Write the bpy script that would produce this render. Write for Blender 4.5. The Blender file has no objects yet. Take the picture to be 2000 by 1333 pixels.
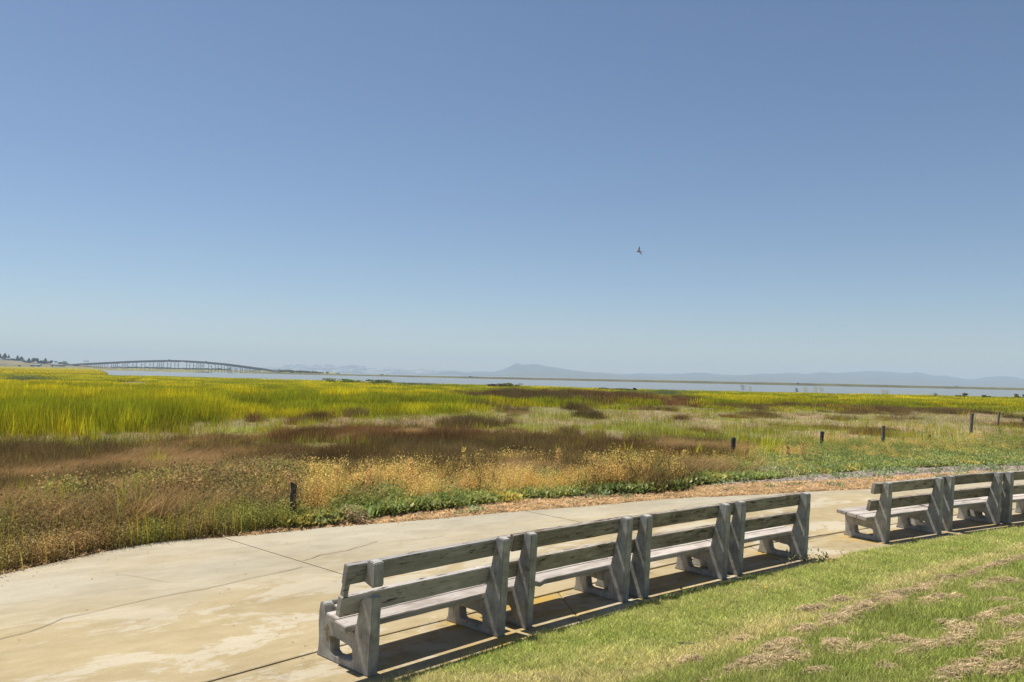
import bpy, bmesh, math, random
import numpy as np
from mathutils import Vector, Matrix, noise as mnoise

random.seed(7)
rng = np.random.default_rng(7)
C = bpy.context.scene.collection
SC = bpy.context.scene
R = math.radians

# ------------------------------------------------------------------ camera
F_PX, PITCH, ROLL, CAM_H = 1600.0, 0.043, 0.0210, 2.30
cam_d = bpy.data.cameras.new('camera')
cam = bpy.data.objects.new('camera', cam_d)
C.objects.link(cam)
cam_d.sensor_width = 36.0
cam_d.lens = 36.0 * F_PX / 2000.0
cam_d.clip_start = 0.1
cam_d.clip_end = 40000
cam.matrix_world = Matrix.Translation((0, 0, CAM_H)) @ Matrix.Rotation(R(90) + PITCH, 4, 'X') @ Matrix.Rotation(ROLL, 4, 'Z')
SC.camera = cam

# ------------------------------------------------------------------ light
SUN_EL = 65.3
SUN_AZ = 144.0                      # direction towards the sun, degrees ccw from +x
sd = Vector((math.cos(R(SUN_AZ)) * math.cos(R(SUN_EL)), math.sin(R(SUN_AZ)) * math.cos(R(SUN_EL)), math.sin(R(SUN_EL))))
world = bpy.data.worlds.new('World')
SC.world = world
world.use_nodes = True
wn = world.node_tree
wn.nodes.clear()
wo = wn.nodes.new('ShaderNodeOutputWorld')
wb = wn.nodes.new('ShaderNodeBackground')
sky = wn.nodes.new('ShaderNodeTexSky')
sky.sky_type = 'NISHITA'
sky.sun_disc = False
sky.sun_elevation = R(SUN_EL)
sky.sun_rotation = R(90 - SUN_AZ)
sky.altitude = 1300
sky.air_density = 1.0
sky.dust_density = 1.0
sky.ozone_density = 3.0
wb.inputs['Strength'].default_value = 0.075
wn.links.new(sky.outputs[0], wb.inputs['Color'])
wn.links.new(wb.outputs[0], wo.inputs['Surface'])
sun_d = bpy.data.lights.new('sun', 'SUN')
sun_d.energy = 5.0
sun_d.angle = R(0.5)
sun_d.color = (1.0, 0.965, 0.905)
sun = bpy.data.objects.new('sun', sun_d)
sun.rotation_euler = sd.to_track_quat('Z', 'Y').to_euler()
C.objects.link(sun)
SC.view_settings.view_transform = 'Standard'
SC.view_settings.look = 'None'
SC.view_settings.exposure = 0.40
SC.view_settings.gamma = 1
SC.view_settings.use_curve_mapping = False
SC.cycles.max_bounces = 6
SC.cycles.diffuse_bounces = 2
SC.cycles.glossy_bounces = 2
SC.cycles.transmission_bounces = 3
SC.cycles.transparent_max_bounces = 6
SC.cycles.volume_bounces = 0
SC.cycles.use_denoising = True
SC.cycles.denoiser = 'OPENIMAGEDENOISE'
SC.cycles.denoising_input_passes = 'RGB_ALBEDO_NORMAL'
SC.cycles.denoising_prefilter = 'NONE'
SC.cycles.use_adaptive_sampling = False

# ------------------------------------------------------------------ helpers
CR, SR, CP, SP = math.cos(ROLL), math.sin(ROLL), math.cos(PITCH), math.sin(PITCH)

def at(px, py, z=0.0):
    """world point at height z seen at pixel px,py of the 2000x1333 photograph"""
    u, v = px - 1000.0, py - 666.5
    uu, vv = u * CR + v * SR, -u * SR + v * CR
    xc, zc = uu / F_PX, -vv / F_PX
    y, zz = CP - zc * SP, SP + zc * CP
    t = (z - CAM_H) / zz
    return (xc * t, y * t)

def at_d(px, py, dist):
    """world point at depth y=dist seen at a pixel"""
    u, v = px - 1000.0, py - 666.5
    uu, vv = u * CR + v * SR, -u * SR + v * CR
    xc, zc = uu / F_PX, -vv / F_PX
    y, zz = CP - zc * SP, SP + zc * CP
    t = dist / y
    return (xc * t, dist, CAM_H + zz * t)

def proj(x, y, z):
    z = z - CAM_H
    yc = y * CP + z * SP
    zc = -y * SP + z * CP
    u, v = x / yc * F_PX, -zc / yc * F_PX
    return 1000 + u * CR - v * SR, 666.5 + u * SR + v * CR

def tag(o, label=None, cat=None, group=None, kind=None):
    if label: o['label'] = label
    if cat: o['category'] = cat
    if group: o['group'] = group
    if kind: o['kind'] = kind
    return o

def empty(name, loc=(0, 0, 0), rz=0.0):
    o = bpy.data.objects.new(name, None)
    o.empty_display_size = 0.2
    o.location = loc
    o.rotation_euler = (0, 0, rz)
    C.objects.link(o)
    return o

def link_mesh(name, me, mat=None, parent=None, loc=None):
    o = bpy.data.objects.new(name, me)
    C.objects.link(o)
    if mat: 
        if not me.materials: me.materials.append(mat)
    if parent: o.parent = parent
    if loc: o.location = loc
    return o

def mesh_np(name, verts, faces, attrs=None, smooth=False):
    me = bpy.data.meshes.new(name)
    me.from_pydata([tuple(map(float, v)) for v in verts], [], [tuple(map(int, f)) for f in faces])
    if attrs:
        for k, a in attrs.items():
            a = np.asarray(a, dtype=np.float32)
            if a.ndim == 1:
                t = me.attributes.new(k, 'FLOAT', 'POINT'); t.data.foreach_set('value', a)
            else:
                a4 = np.ones((len(a), 4), np.float32); a4[:, :3] = a
                t = me.attributes.new(k, 'FLOAT_COLOR', 'POINT'); t.data.foreach_set('color', a4.ravel())
    if smooth:
        me.polygons.foreach_set('use_smooth', [True] * len(me.polygons))
    me.update()
    return me

def bm_obj(name, bm, mat, parent=None, smooth=False):
    me = bpy.data.meshes.new(name)
    bmesh.ops.recalc_face_normals(bm, faces=bm.faces[:])
    bm.to_mesh(me); bm.free()
    if smooth:
        me.polygons.foreach_set('use_smooth', [True] * len(me.polygons))
    return link_mesh(name, me, mat, parent)

def add_box(bm, c, s, rot=None):
    r = bmesh.ops.create_cube(bm, size=1.0)
    M = Matrix.Translation(c) @ (rot.to_4x4() if rot else Matrix.Identity(4)) @ Matrix.Diagonal((s[0], s[1], s[2], 1))
    bmesh.ops.transform(bm, matrix=M, verts=r['verts'])
    return r['verts']

def hash2(ix, iy, s=0):
    n = (ix * 374761393 + iy * 668265263 + s * 982451653) & 0xFFFFFFFF
    n = ((n ^ (n >> 13)) * 1274126177) & 0xFFFFFFFF
    return ((n ^ (n >> 16)) & 0xFFFFFF) / float(0xFFFFFF)

def vnoise(x, y, s=0):
    x = np.asarray(x, float); y = np.asarray(y, float)
    ix, iy = np.floor(x).astype(np.int64), np.floor(y).astype(np.int64)
    fx, fy = x - ix, y - iy
    fx, fy = fx * fx * (3 - 2 * fx), fy * fy * (3 - 2 * fy)
    a, b, c, d = hash2(ix, iy, s), hash2(ix + 1, iy, s), hash2(ix, iy + 1, s), hash2(ix + 1, iy + 1, s)
    return (a * (1 - fx) + b * fx) * (1 - fy) + (c * (1 - fx) + d * fx) * fy

def fbm(x, y, s=0, o=4):
    t, a, n = 0, 0.5, 0
    for k in range(o):
        t = t + a * vnoise(np.asarray(x) * 2 ** k, np.asarray(y) * 2 ** k, s + k); n += a; a *= 0.5
    return t / n          # 0..1

# ------------------------------------------------------------------ materials
def new_mat(name):
    m = bpy.data.materials.new(name)
    m.use_nodes = True
    nt = m.node_tree
    nt.nodes.clear()
    out = nt.nodes.new('ShaderNodeOutputMaterial')
    return m, nt, out

def N(nt, typ, **kw):
    n = nt.nodes.new(typ)
    for k, v in kw.items():
        if k.startswith('in_'):
            key = k[3:]
            n.inputs[int(key) if key.isdigit() else key.replace('_', ' ')].default_value = v
        else:
            setattr(n, k, v)
    return n

def ramp(nt, stops, interp='LINEAR'):
    n = nt.nodes.new('ShaderNodeValToRGB')
    n.color_ramp.interpolation = interp
    els = n.color_ramp.elements
    while len(els) > 1: els.remove(els[-1])
    els[0].position = stops[0][0]; els[0].color = (*stops[0][1], 1) if len(stops[0][1]) == 3 else stops[0][1]
    for p, c in stops[1:]:
        e = els.new(p); e.color = (*c, 1)
    return n

def L(nt, a, b): nt.links.new(a, b)

def mixc(nt, fac, a, b, blend='MIX'):
    n = nt.nodes.new('ShaderNodeMix'); n.data_type = 'RGBA'; n.blend_type = blend
    for sock, v in ((n.inputs[0], fac), (n.inputs[6], a), (n.inputs[7], b)):
        if hasattr(v, 'is_linked') or hasattr(v, 'links'): nt.links.new(v, sock)
        elif isinstance(v, (int, float)): sock.default_value = v
        else: sock.default_value = (*v, 1)
    return n.outputs[2]

def noise(nt, vec, scale, detail=4, rough=0.55, dist=0.0):
    n = N(nt, 'ShaderNodeTexNoise')
    n.inputs['Scale'].default_value = scale; n.inputs['Detail'].default_value = detail
    n.inputs['Roughness'].default_value = rough; n.inputs['Distortion'].default_value = dist
    if vec is not None: L(nt, vec, n.inputs['Vector'])
    return n.outputs['Fac']

def mapping(nt, vec, scale=(1, 1, 1), rot=(0, 0, 0), loc=(0, 0, 0)):
    n = N(nt, 'ShaderNodeMapping'); n.inputs['Scale'].default_value = scale
    n.inputs['Rotation'].default_value = rot; n.inputs['Location'].default_value = loc
    L(nt, vec, n.inputs['Vector']); return n.outputs[0]

def bump(nt, h, strength=0.3, dist=0.01):
    n = N(nt, 'ShaderNodeBump'); n.inputs['Strength'].default_value = strength; n.inputs['Distance'].default_value = dist
    L(nt, h, n.inputs['Height']); return n.outputs[0]

def simple(name, col, rough=0.85, var=0.25, scale=3.0, bmp=0.0, spec=0.3):
    m, nt, out = new_mat(name)
    p = N(nt, 'ShaderNodeBsdfPrincipled'); p.inputs['Roughness'].default_value = rough
    p.inputs['Specular IOR Level'].default_value = spec
    g = N(nt, 'ShaderNodeNewGeometry')
    f = noise(nt, g.outputs['Position'], scale)
    rr = ramp(nt, [(0.3, tuple(c * (1 - var) for c in col)), (0.7, tuple(min(1, c * (1 + var)) for c in col))])
    L(nt, f, rr.inputs[0]); L(nt, rr.outputs[0], p.inputs['Base Color'])
    if bmp: L(nt, bump(nt, f, bmp, 0.02), p.inputs['Normal'])
    L(nt, p.outputs[0], out.inputs[0])
    return m

def leaf_mat(name, src='INSTANCER', trans=0.33, col=None, spec=0.0):
    """thin plant matter: the plant's own colour (per plant) times a per-blade variation"""
    m, nt, out = new_mat(name)
    sh = N(nt, 'ShaderNodeAttribute', attribute_name='shade')
    if col is None:
        ti = N(nt, 'ShaderNodeAttribute', attribute_name='tint', attribute_type=src)
        c0 = ti.outputs['Color']
    else:
        rgb = N(nt, 'ShaderNodeRGB'); rgb.outputs[0].default_value = (*col, 1); c0 = rgb.outputs[0]
    mul = N(nt, 'ShaderNodeVectorMath', operation='SCALE')
    L(nt, c0, mul.inputs[0]); L(nt, sh.outputs['Fac'], mul.inputs['Scale'])
    d = N(nt, 'ShaderNodeBsdfDiffuse'); t = N(nt, 'ShaderNodeBsdfTranslucent')
    L(nt, mul.outputs[0], d.inputs[0]); L(nt, mul.outputs[0], t.inputs[0])
    mx = N(nt, 'ShaderNodeMixShader'); mx.inputs[0].default_value = trans
    L(nt, d.outputs[0], mx.inputs[1]); L(nt, t.outputs[0], mx.inputs[2])
    last = mx.outputs[0]
    if spec > 0:
        gl = N(nt, 'ShaderNodeBsdfGlossy'); gl.inputs['Roughness'].default_value = 0.45
        m2 = N(nt, 'ShaderNodeMixShader'); m2.inputs[0].default_value = spec
        L(nt, last, m2.inputs[1]); L(nt, gl.outputs[0], m2.inputs[2]); last = m2.outputs[0]
    L(nt, last, out.inputs[0])
    return m

M_LEAF = leaf_mat('plant_leaf')
M_LEAF_GLOSS = leaf_mat('plant_leaf_waxy', spec=0.02)

def ground_mat():
    m, nt, out = new_mat('marsh_soil')
    a = N(nt, 'ShaderNodeAttribute', attribute_name='gcol')
    g = N(nt, 'ShaderNodeNewGeometry')
    f = noise(nt, g.outputs['Position'], 1.5, 8, 0.7)
    f2 = noise(nt, g.outputs['Position'], 14, 5, 0.7)
    r1 = ramp(nt, [(0.3, (0.6, 0.6, 0.6)), (0.7, (1.3, 1.3, 1.3))]); L(nt, f, r1.inputs[0])
    r2 = ramp(nt, [(0.3, (0.6, 0.6, 0.6)), (0.7, (1.3, 1.3, 1.3))]); L(nt, f2, r2.inputs[0])
    c = mixc(nt, 1.0, a.outputs['Color'], r1.outputs[0], 'MULTIPLY')
    c = mixc(nt, 1.0, c, r2.outputs[0], 'MULTIPLY')
    p = N(nt, 'ShaderNodeBsdfPrincipled'); p.inputs['Roughness'].default_value = 1; p.inputs['Specular IOR Level'].default_value = 0.05
    L(nt, c, p.inputs['Base Color']); L(nt, bump(nt, f2, 0.6, 0.04), p.inputs['Normal'])
    L(nt, p.outputs[0], out.inputs[0])
    return m

def concrete_path_mat(name, pad=False):
    m, nt, out = new_mat(name)
    g = N(nt, 'ShaderNodeNewGeometry')
    P = g.outputs['Position']
    Pr = mapping(nt, P, rot=(0, 0, R(-38)))                    # x along the path
    Ps = mapping(nt, Pr, scale=(0.45, 1.0, 1.0))
    fine = noise(nt, P, 90, 6, 0.7)
    mid = noise(nt, Ps, 5.0, 8, 0.65, 0.3)
    big = noise(nt, Ps, 0.55, 5, 0.6, 0.6)
    base = ramp(nt, [(0.25, (0.335, 0.29, 0.205)), (0.75, (0.43, 0.38, 0.28))]); L(nt, mid, base.inputs[0])
    tan = ramp(nt, [(0.3, (0.33, 0.252, 0.132)), (0.7, (0.42, 0.335, 0.195))]); L(nt, mid, tan.inputs[0])
    # sand and rust washed over the side of the slab nearer the benches: distance from the joint, in metres
    dj = N(nt, 'ShaderNodeAttribute', attribute_name='djoint')
    mr = N(nt, 'ShaderNodeMapRange'); mr.inputs['From Min'].default_value = 3.4; mr.inputs['From Max'].default_value = 0.2
    L(nt, dj.outputs['Fac'], mr.inputs['Value'])
    ad = N(nt, 'ShaderNodeMath', operation='MULTIPLY_ADD'); L(nt, big, ad.inputs[0]); ad.inputs[1].default_value = 1.3; L(nt, mr.outputs[0], ad.inputs[2])
    tm = ramp(nt, [(0.55, (0, 0, 0)), (1.25, (1, 1, 1))]); 
    sb = N(nt, 'ShaderNodeMath', operation='MULTIPLY'); sb.inputs[1].default_value = 0.72
    L(nt, ad.outputs[0], sb.inputs[0])
    tm = ramp(nt, [(0.42, (0, 0, 0)), (0.82, (1, 1, 1))]); L(nt, sb.outputs[0], tm.inputs[0])
    c = mixc(nt, tm.outputs[0], base.outputs[0], tan.outputs[0])
    # scoured pale patches with broken edges
    wp = noise(nt, mapping(nt, Ps, loc=(3.3, 1.7, 0)), 1.25, 10, 0.74, 0.35)
    wr = ramp(nt, [(0.515, (0, 0, 0)), (0.55, (1, 1, 1))]); L(nt, wp, wr.inputs[0])
    wm = N(nt, 'ShaderNodeMath', operation='MULTIPLY'); L(nt, wr.outputs[0], wm.inputs[0]); wm.inputs[1].default_value = 0.75
    wm2 = N(nt, 'ShaderNodeMath', operation='MULTIPLY'); L(nt, wm.outputs[0], wm2.inputs[0]); L(nt, tm.outputs[0], wm2.inputs[1])
    c = mixc(nt, wm2.outputs[0], c, (0.47, 0.41, 0.30))
    if pad:
        lp = noise(nt, mapping(nt, Ps, loc=(9, 4, 0)), 1.3, 5, 0.6, 0.5)
        lr = ramp(nt, [(0.50, (0, 0, 0)), (0.68, (1, 1, 1))]); L(nt, lp, lr.inputs[0])
        c = mixc(nt, lr.outputs[0], c, (0.42, 0.27, 0.06))
        dk = noise(nt, P, 4, 6, 0.7)
        dr = ramp(nt, [(0.5, (1, 1, 1)), (0.75, (0.55, 0.52, 0.46))]); L(nt, dk, dr.inputs[0])
        c = mixc(nt, 0.8, c, dr.outputs[0], 'MULTIPLY')
    sp = N(nt, 'ShaderNodeTexVoronoi'); sp.inputs['Scale'].default_value = 5.0; L(nt, P, sp.inputs['Vector'])
    spr = ramp(nt, [(0.035, (0.35, 0.28, 0.2)), (0.06, (1, 1, 1))]); L(nt, sp.outputs['Distance'], spr.inputs[0])
    spn = noise(nt, P, 1.7, 2); spm = ramp(nt, [(0.52, (0, 0, 0)), (0.60, (1, 1, 1))]); L(nt, spn, spm.inputs[0])
    c = mixc(nt, spm.outputs[0], c, mixc(nt, 1.0, c, spr.outputs[0], 'MULTIPLY'))
    fr = ramp(nt, [(0.3, (0.86, 0.86, 0.86)), (0.7, (1.1, 1.1, 1.1))]); L(nt, fine, fr.inputs[0])
    c = mixc(nt, 1.0, c, fr.outputs[0], 'MULTIPLY')
    dirt = noise(nt, Ps, 0.8, 6, 0.6, 0.2)
    dd = ramp(nt, [(0.35, (0.86, 0.86, 0.85)), (0.6, (1.03, 1.03, 1.03))]); L(nt, dirt, dd.inputs[0])
    c = mixc(nt, 1.0, c, dd.outputs[0], 'MULTIPLY')
    p = N(nt, 'ShaderNodeBsdfPrincipled'); p.inputs['Roughness'].default_value = 0.9; p.inputs['Specular IOR Level'].default_value = 0.2
    L(nt, c, p.inputs['Base Color']); L(nt, bump(nt, fine, 0.35, 0.004), p.inputs['Normal'])
    L(nt, p.outputs[0], out.inputs[0])
    return m

def bench_concrete_mat():
    m, nt, out = new_mat('weathered_concrete')
    t = N(nt, 'ShaderNodeTexCoord'); g = N(nt, 'ShaderNodeNewGeometry')
    P = g.outputs['Position']
    a = noise(nt, P, 7, 8, 0.7)
    b = noise(nt, mapping(nt, P, scale=(1, 1, 0.12)), 38, 5, 0.7)         # drip streaks
    f = noise(nt, P, 150, 4, 0.75)
    base = ramp(nt, [(0.3, (0.25, 0.23, 0.20)), (0.5, (0.40, 0.375, 0.335)), (0.72, (0.54, 0.51, 0.46))]); L(nt, a, base.inputs[0])
    st = ramp(nt, [(0.3, (0.68, 0.68, 0.66)), (0.7, (1.18, 1.18, 1.18))]); L(nt, b, st.inputs[0])
    c = mixc(nt, 0.8, base.outputs[0], st.outputs[0], 'MULTIPLY')
    # lichen
    l1 = noise(nt, P, 6.5, 6, 0.65); lr = ramp(nt, [(0.60, (0, 0, 0)), (0.70, (0.8, 0.8, 0.8))]); L(nt, l1, lr.inputs[0])
    c = mixc(nt, lr.outputs[0], c, (0.20, 0.145, 0.055))
    l2 = noise(nt, mapping(nt, P, loc=(4, 2, 7)), 9, 6, 0.7); lr2 = ramp(nt, [(0.62, (0, 0, 0)), (0.72, (0.7, 0.7, 0.7))]); L(nt, l2, lr2.inputs[0])
    c = mixc(nt, lr2.outputs[0], c, (0.07, 0.075, 0.05))
    # pale chips and splashes
    w = noise(nt, mapping(nt, P, scale=(1, 1, 0.3), loc=(1, 9, 3)), 45, 4, 0.8); wr = ramp(nt, [(0.66, (0, 0, 0)), (0.72, (0.8, 0.8, 0.8))]); L(nt, w, wr.inputs[0])
    c = mixc(nt, wr.outputs[0], c, (0.46, 0.45, 0.43))
    p = N(nt, 'ShaderNodeBsdfPrincipled'); p.inputs['Roughness'].default_value = 0.92; p.inputs['Specular IOR Level'].default_value = 0.25
    L(nt, c, p.inputs['Base Color'])
    h = N(nt, 'ShaderNodeMath', operation='ADD'); L(nt, a, h.inputs[0]); L(nt, f, h.inputs[1])
    L(nt, bump(nt, h.outputs[0], 0.55, 0.006), p.inputs['Normal']); L(nt, p.outputs[0], out.inputs[0])
    return m

def wood_mat(name, cols, peel=(0.03, 0.03, 0.022), peel_lo=0.56, streak=0.25, stain=None):
    """old painted plank: object x runs along the plank"""
    m, nt, out = new_mat(name)
    t = N(nt, 'ShaderNodeTexCoord'); oi = N(nt, 'ShaderNodeObjectInfo')
    off = N(nt, 'ShaderNodeVectorMath', operation='SCALE'); cb = N(nt, 'ShaderNodeCombineXYZ')
    for k in range(3): L(nt, oi.outputs['Random'], cb.inputs[k])
    L(nt, cb.outputs[0], off.inputs[0]); off.inputs['Scale'].default_value = 37.0
    ad = N(nt, 'ShaderNodeVectorMath', operation='ADD'); L(nt, t.outputs['Object'], ad.inputs[0]); L(nt, off.outputs[0], ad.inputs[1])
    V = ad.outputs[0]
    grain = noise(nt, mapping(nt, V, scale=(1.2, 30, 30)), 2.2, 7, 0.7, 0.3)
    patch = noise(nt, mapping(nt, V, scale=(1.5, 5, 5)), 2.0, 7, 0.68, 0.4)
    c = ramp(nt, [(0.30, cols[0]), (0.5, cols[1]), (0.7, cols[2])]); L(nt, patch, c.inputs[0])
    gr = ramp(nt, [(0.35, (0.62, 0.62, 0.62)), (0.65, (1.2, 1.2, 1.2))]); L(nt, grain, gr.inputs[0])
    cc = mixc(nt, streak * 3, c.outputs[0], gr.outputs[0], 'MULTIPLY')
    pl = noise(nt, mapping(nt, V, scale=(2.2, 16, 16), loc=(3, 3, 3)), 2.4, 8, 0.72, 0.5)
    pr = ramp(nt, [(peel_lo, (0, 0, 0)), (peel_lo + 0.035, (1, 1, 1))]); L(nt, pl, pr.inputs[0])
    cc = mixc(nt, pr.outputs[0], cc, peel)
    if stain:
        s1 = noise(nt, mapping(nt, V, loc=(8, 1, 2)), 3.0, 4, 0.6); sr = ramp(nt, [(0.60, (0, 0, 0)), (0.72, (0.8, 0.8, 0.8))]); L(nt, s1, sr.inputs[0])
        cc = mixc(nt, sr.outputs[0], cc, stain)
    # bird-lime drips running down
    tn = N(nt, 'ShaderNodeMapRange'); tn.inputs['To Min'].default_value = 0.78; tn.inputs['To Max'].default_value = 1.15; L(nt, oi.outputs['Random'], tn.inputs['Value'])
    cm = N(nt, 'ShaderNodeCombineColor'); 
    for k in range(3): L(nt, tn.outputs[0], cm.inputs[k])
    cc = mixc(nt, 1.0, cc, cm.outputs[0], 'MULTIPLY')
    dp = noise(nt, mapping(nt, V, scale=(16, 0.8, 0.8)), 2.6, 2, 0.5); dr = ramp(nt, [(0.70, (0, 0, 0)), (0.73, (0.65, 0.65, 0.65))]); L(nt, dp, dr.inputs[0])
    cc = mixc(nt, dr.outputs[0], cc, (0.42, 0.43, 0.41))
    p = N(nt, 'ShaderNodeBsdfPrincipled'); p.inputs['Roughness'].default_value = 0.85; p.inputs['Specular IOR Level'].default_value = 0.25
    L(nt, cc, p.inputs['Base Color'])
    hh = N(nt, 'ShaderNodeMath', operation='SUBTRACT'); L(nt, grain, hh.inputs[0]); L(nt, pr.outputs[0], hh.inputs[1])
    L(nt, bump(nt, hh.outputs[0], 0.5, 0.004), p.inputs['Normal']); L(nt, p.outputs[0], out.inputs[0])
    return m

M_SOIL = ground_mat()
M_PATH = concrete_path_mat('path_concrete')
M_PAD = concrete_path_mat('pad_concrete', True)
M_CONC = bench_concrete_mat()
M_SLAT_GREY = wood_mat('slat_grey_paint', [(0.33, 0.30, 0.26), (0.42, 0.38, 0.335), (0.52, 0.475, 0.42)], (0.045, 0.04, 0.032), 0.575, 0.15)
M_SLAT_GREEN = wood_mat('slat_mossy_paint', [(0.20, 0.165, 0.115), (0.35, 0.30, 0.235), (0.50, 0.44, 0.37)], (0.07, 0.06, 0.04), 0.565, 0.25, (0.16, 0.10, 0.04))
M_SEAT = wood_mat('seat_pale_paint', [(0.31, 0.255, 0.205), (0.49, 0.43, 0.37), (0.58, 0.52, 0.46)], (0.20, 0.16, 0.13), 0.64, 0.2)
M_CRACK = simple('crack_painted_shade', (0.11, 0.085, 0.055), 1.0, 0.4, 30)  # dark colour paints the shade inside the cracks
M_POST = simple('dark_old_timber', (0.085, 0.07, 0.06), 0.9, 0.5, 18, 0.6)
M_POST_L = simple('grey_old_timber', (0.15, 0.13, 0.115), 0.9, 0.4, 18, 0.6)

# ------------------------------------------------------------------ lines on the ground
F_EDGE = [(-7.4, -3.0), (-7.3, 2.0), (-6.6, 6.0), (-5.59, 9.15), (-5.3, 9.85), (-4.91, 10.71), (-4.55, 11.12), (-4.27, 11.28), (-3.54, 11.62), (-2.68, 12.3), (-1.55, 12.95),
          (0.06, 14.03), (1.44, 14.82), (3.02, 15.9), (5.32, 16.93), (6.88, 17.69), (7.99, 18.1), (10.5, 19.36), (12.67, 20.49), (16.0, 21.9), (22.0, 24.0), (32.0, 27.5), (44.0, 31.0)]
J_LINE = [(-8.6, -3.0), (-4.5, 3.6), (-2.23, 6.14), (-1.54, 6.9), (-0.55, 7.86), (0.5, 8.87), (1.67, 10.01), (3.54, 11.71), (4.41, 12.27), (4.89, 12.6), (6.5, 13.75), (8.3, 14.95), (10.5, 16.1), (16, 18.3), (24, 20.6)]
L_EDGE = [(-6.8, -3.0), (-3.6, 2.9), (-1.9, 5.15), (-0.98, 6.1), (-0.74, 6.40), (-0.36, 6.78), (0.05, 7.24), (0.53, 7.72), (1.07, 8.23), (1.69, 8.81), (2.35, 9.36), (3.15, 10.01), (3.71, 10.45), (4.2, 10.8), (5.18, 11.62), (5.57, 11.9), (6.77, 12.60), (7.44, 13.02), (8.73, 13.72), (12, 15.2), (17, 16.9), (25, 18.9)]

def sdist(px, py, line):
    """signed distance to a polyline; positive on the left side (the marsh side)"""
    P = np.stack([np.asarray(px, float).ravel(), np.asarray(py, float).ravel()], 1)
    best = np.full(len(P), 1e18); sg = np.ones(len(P))
    for (x0, y0), (x1, y1) in zip(line[:-1], line[1:]):
        a = np.array([x0, y0]); d = np.array([x1 - x0, y1 - y0]); l2 = d @ d
        t = np.clip(((P - a) @ d) / l2, 0, 1)
        q = P - (a + t[:, None] * d)
        dd = (q ** 2).sum(1)
        cr = d[0] * (P[:, 1] - y0) - d[1] * (P[:, 0] - x0)
        m = dd < best
        best = np.where(m, dd, best); sg = np.where(m, np.sign(cr), sg)
    return (np.sqrt(best) * sg).reshape(np.shape(px))

MARSH_Z = -0.90
WATER_Z = -1.5
U_E = [-1.2, -0.53, -0.515, -0.50, -0.44, -0.375, -0.25, -0.125, 0.0, 0.19, 0.6, 1.2]
D_E = [1300, 1300, 1250, 400, 330, 290, 262, 245, 235, 207, 213, 215]

def smooth01(t):
    t = np.clip(t, 0, 1); return t * t * (3 - 2 * t)

def ground_z(x, y):
    x = np.asarray(x, float); y = np.asarray(y, float)
    d = sdist(x, y, F_EDGE)
    z = -0.03 - 0.87 * smooth01((d - 0.6) / 11.0)
    z = np.where(d < 0, -0.16, z)
    z = z + np.where(d > 0.3, (fbm(x / 2.2, y / 2.2, 3) - 0.5) * 0.16 * np.clip(d / 4, 0, 1), 0)
    e = np.interp(x / np.maximum(y, 1), U_E, D_E) * (1 + 0.10 * (fbm(x / 25, y / 60, 9) - 0.5))
    z = z - 1.6 * smooth01((y - e) / (0.02 * e + 2))
    return z

# ------------------------------------------------------------------ vegetation zones (bands measured in the photograph, used on the ground)
BX = [-400, 0, 200, 400, 600, 800, 1000, 1200, 1400, 1600, 1800, 2000, 2400]
B_C = [1260, 1121, 1075, 1050, 1030, 1006, 982, 968, 945, 925, 916, 908, 890]
B_G = [1260, 1121, 1075, 1048, 1002, 980, 966, 953, 918, 890, 888, 884, 868]
B_Y = [1010, 985, 955, 930, 915, 905, 896, 890, 872, 852, 852, 842, 832]
B_B = [880, 878, 868, 866, 838, 836, 848, 852, 856, 874, 866, 858, 845]
B_P = [852, 852, 846, 826, 814, 812, 800, 792, 800, 802, 805, 806, 806]
T_, P_, B_, G_, Y_, S_, C_, K_, W_, O_, D_ = range(11)
# T tule, P pickleweed flat, B brown rush, G leafy green, Y golden weeds, S mixed scrub, C chips, K dark bulrush, W pale herbs, O tan tussocks, D straw grass

def ell(px, py, cx, cy, rx, ry):
    return ((px - cx) / rx) ** 2 + ((py - cy) / ry) ** 2 < 1

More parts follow.
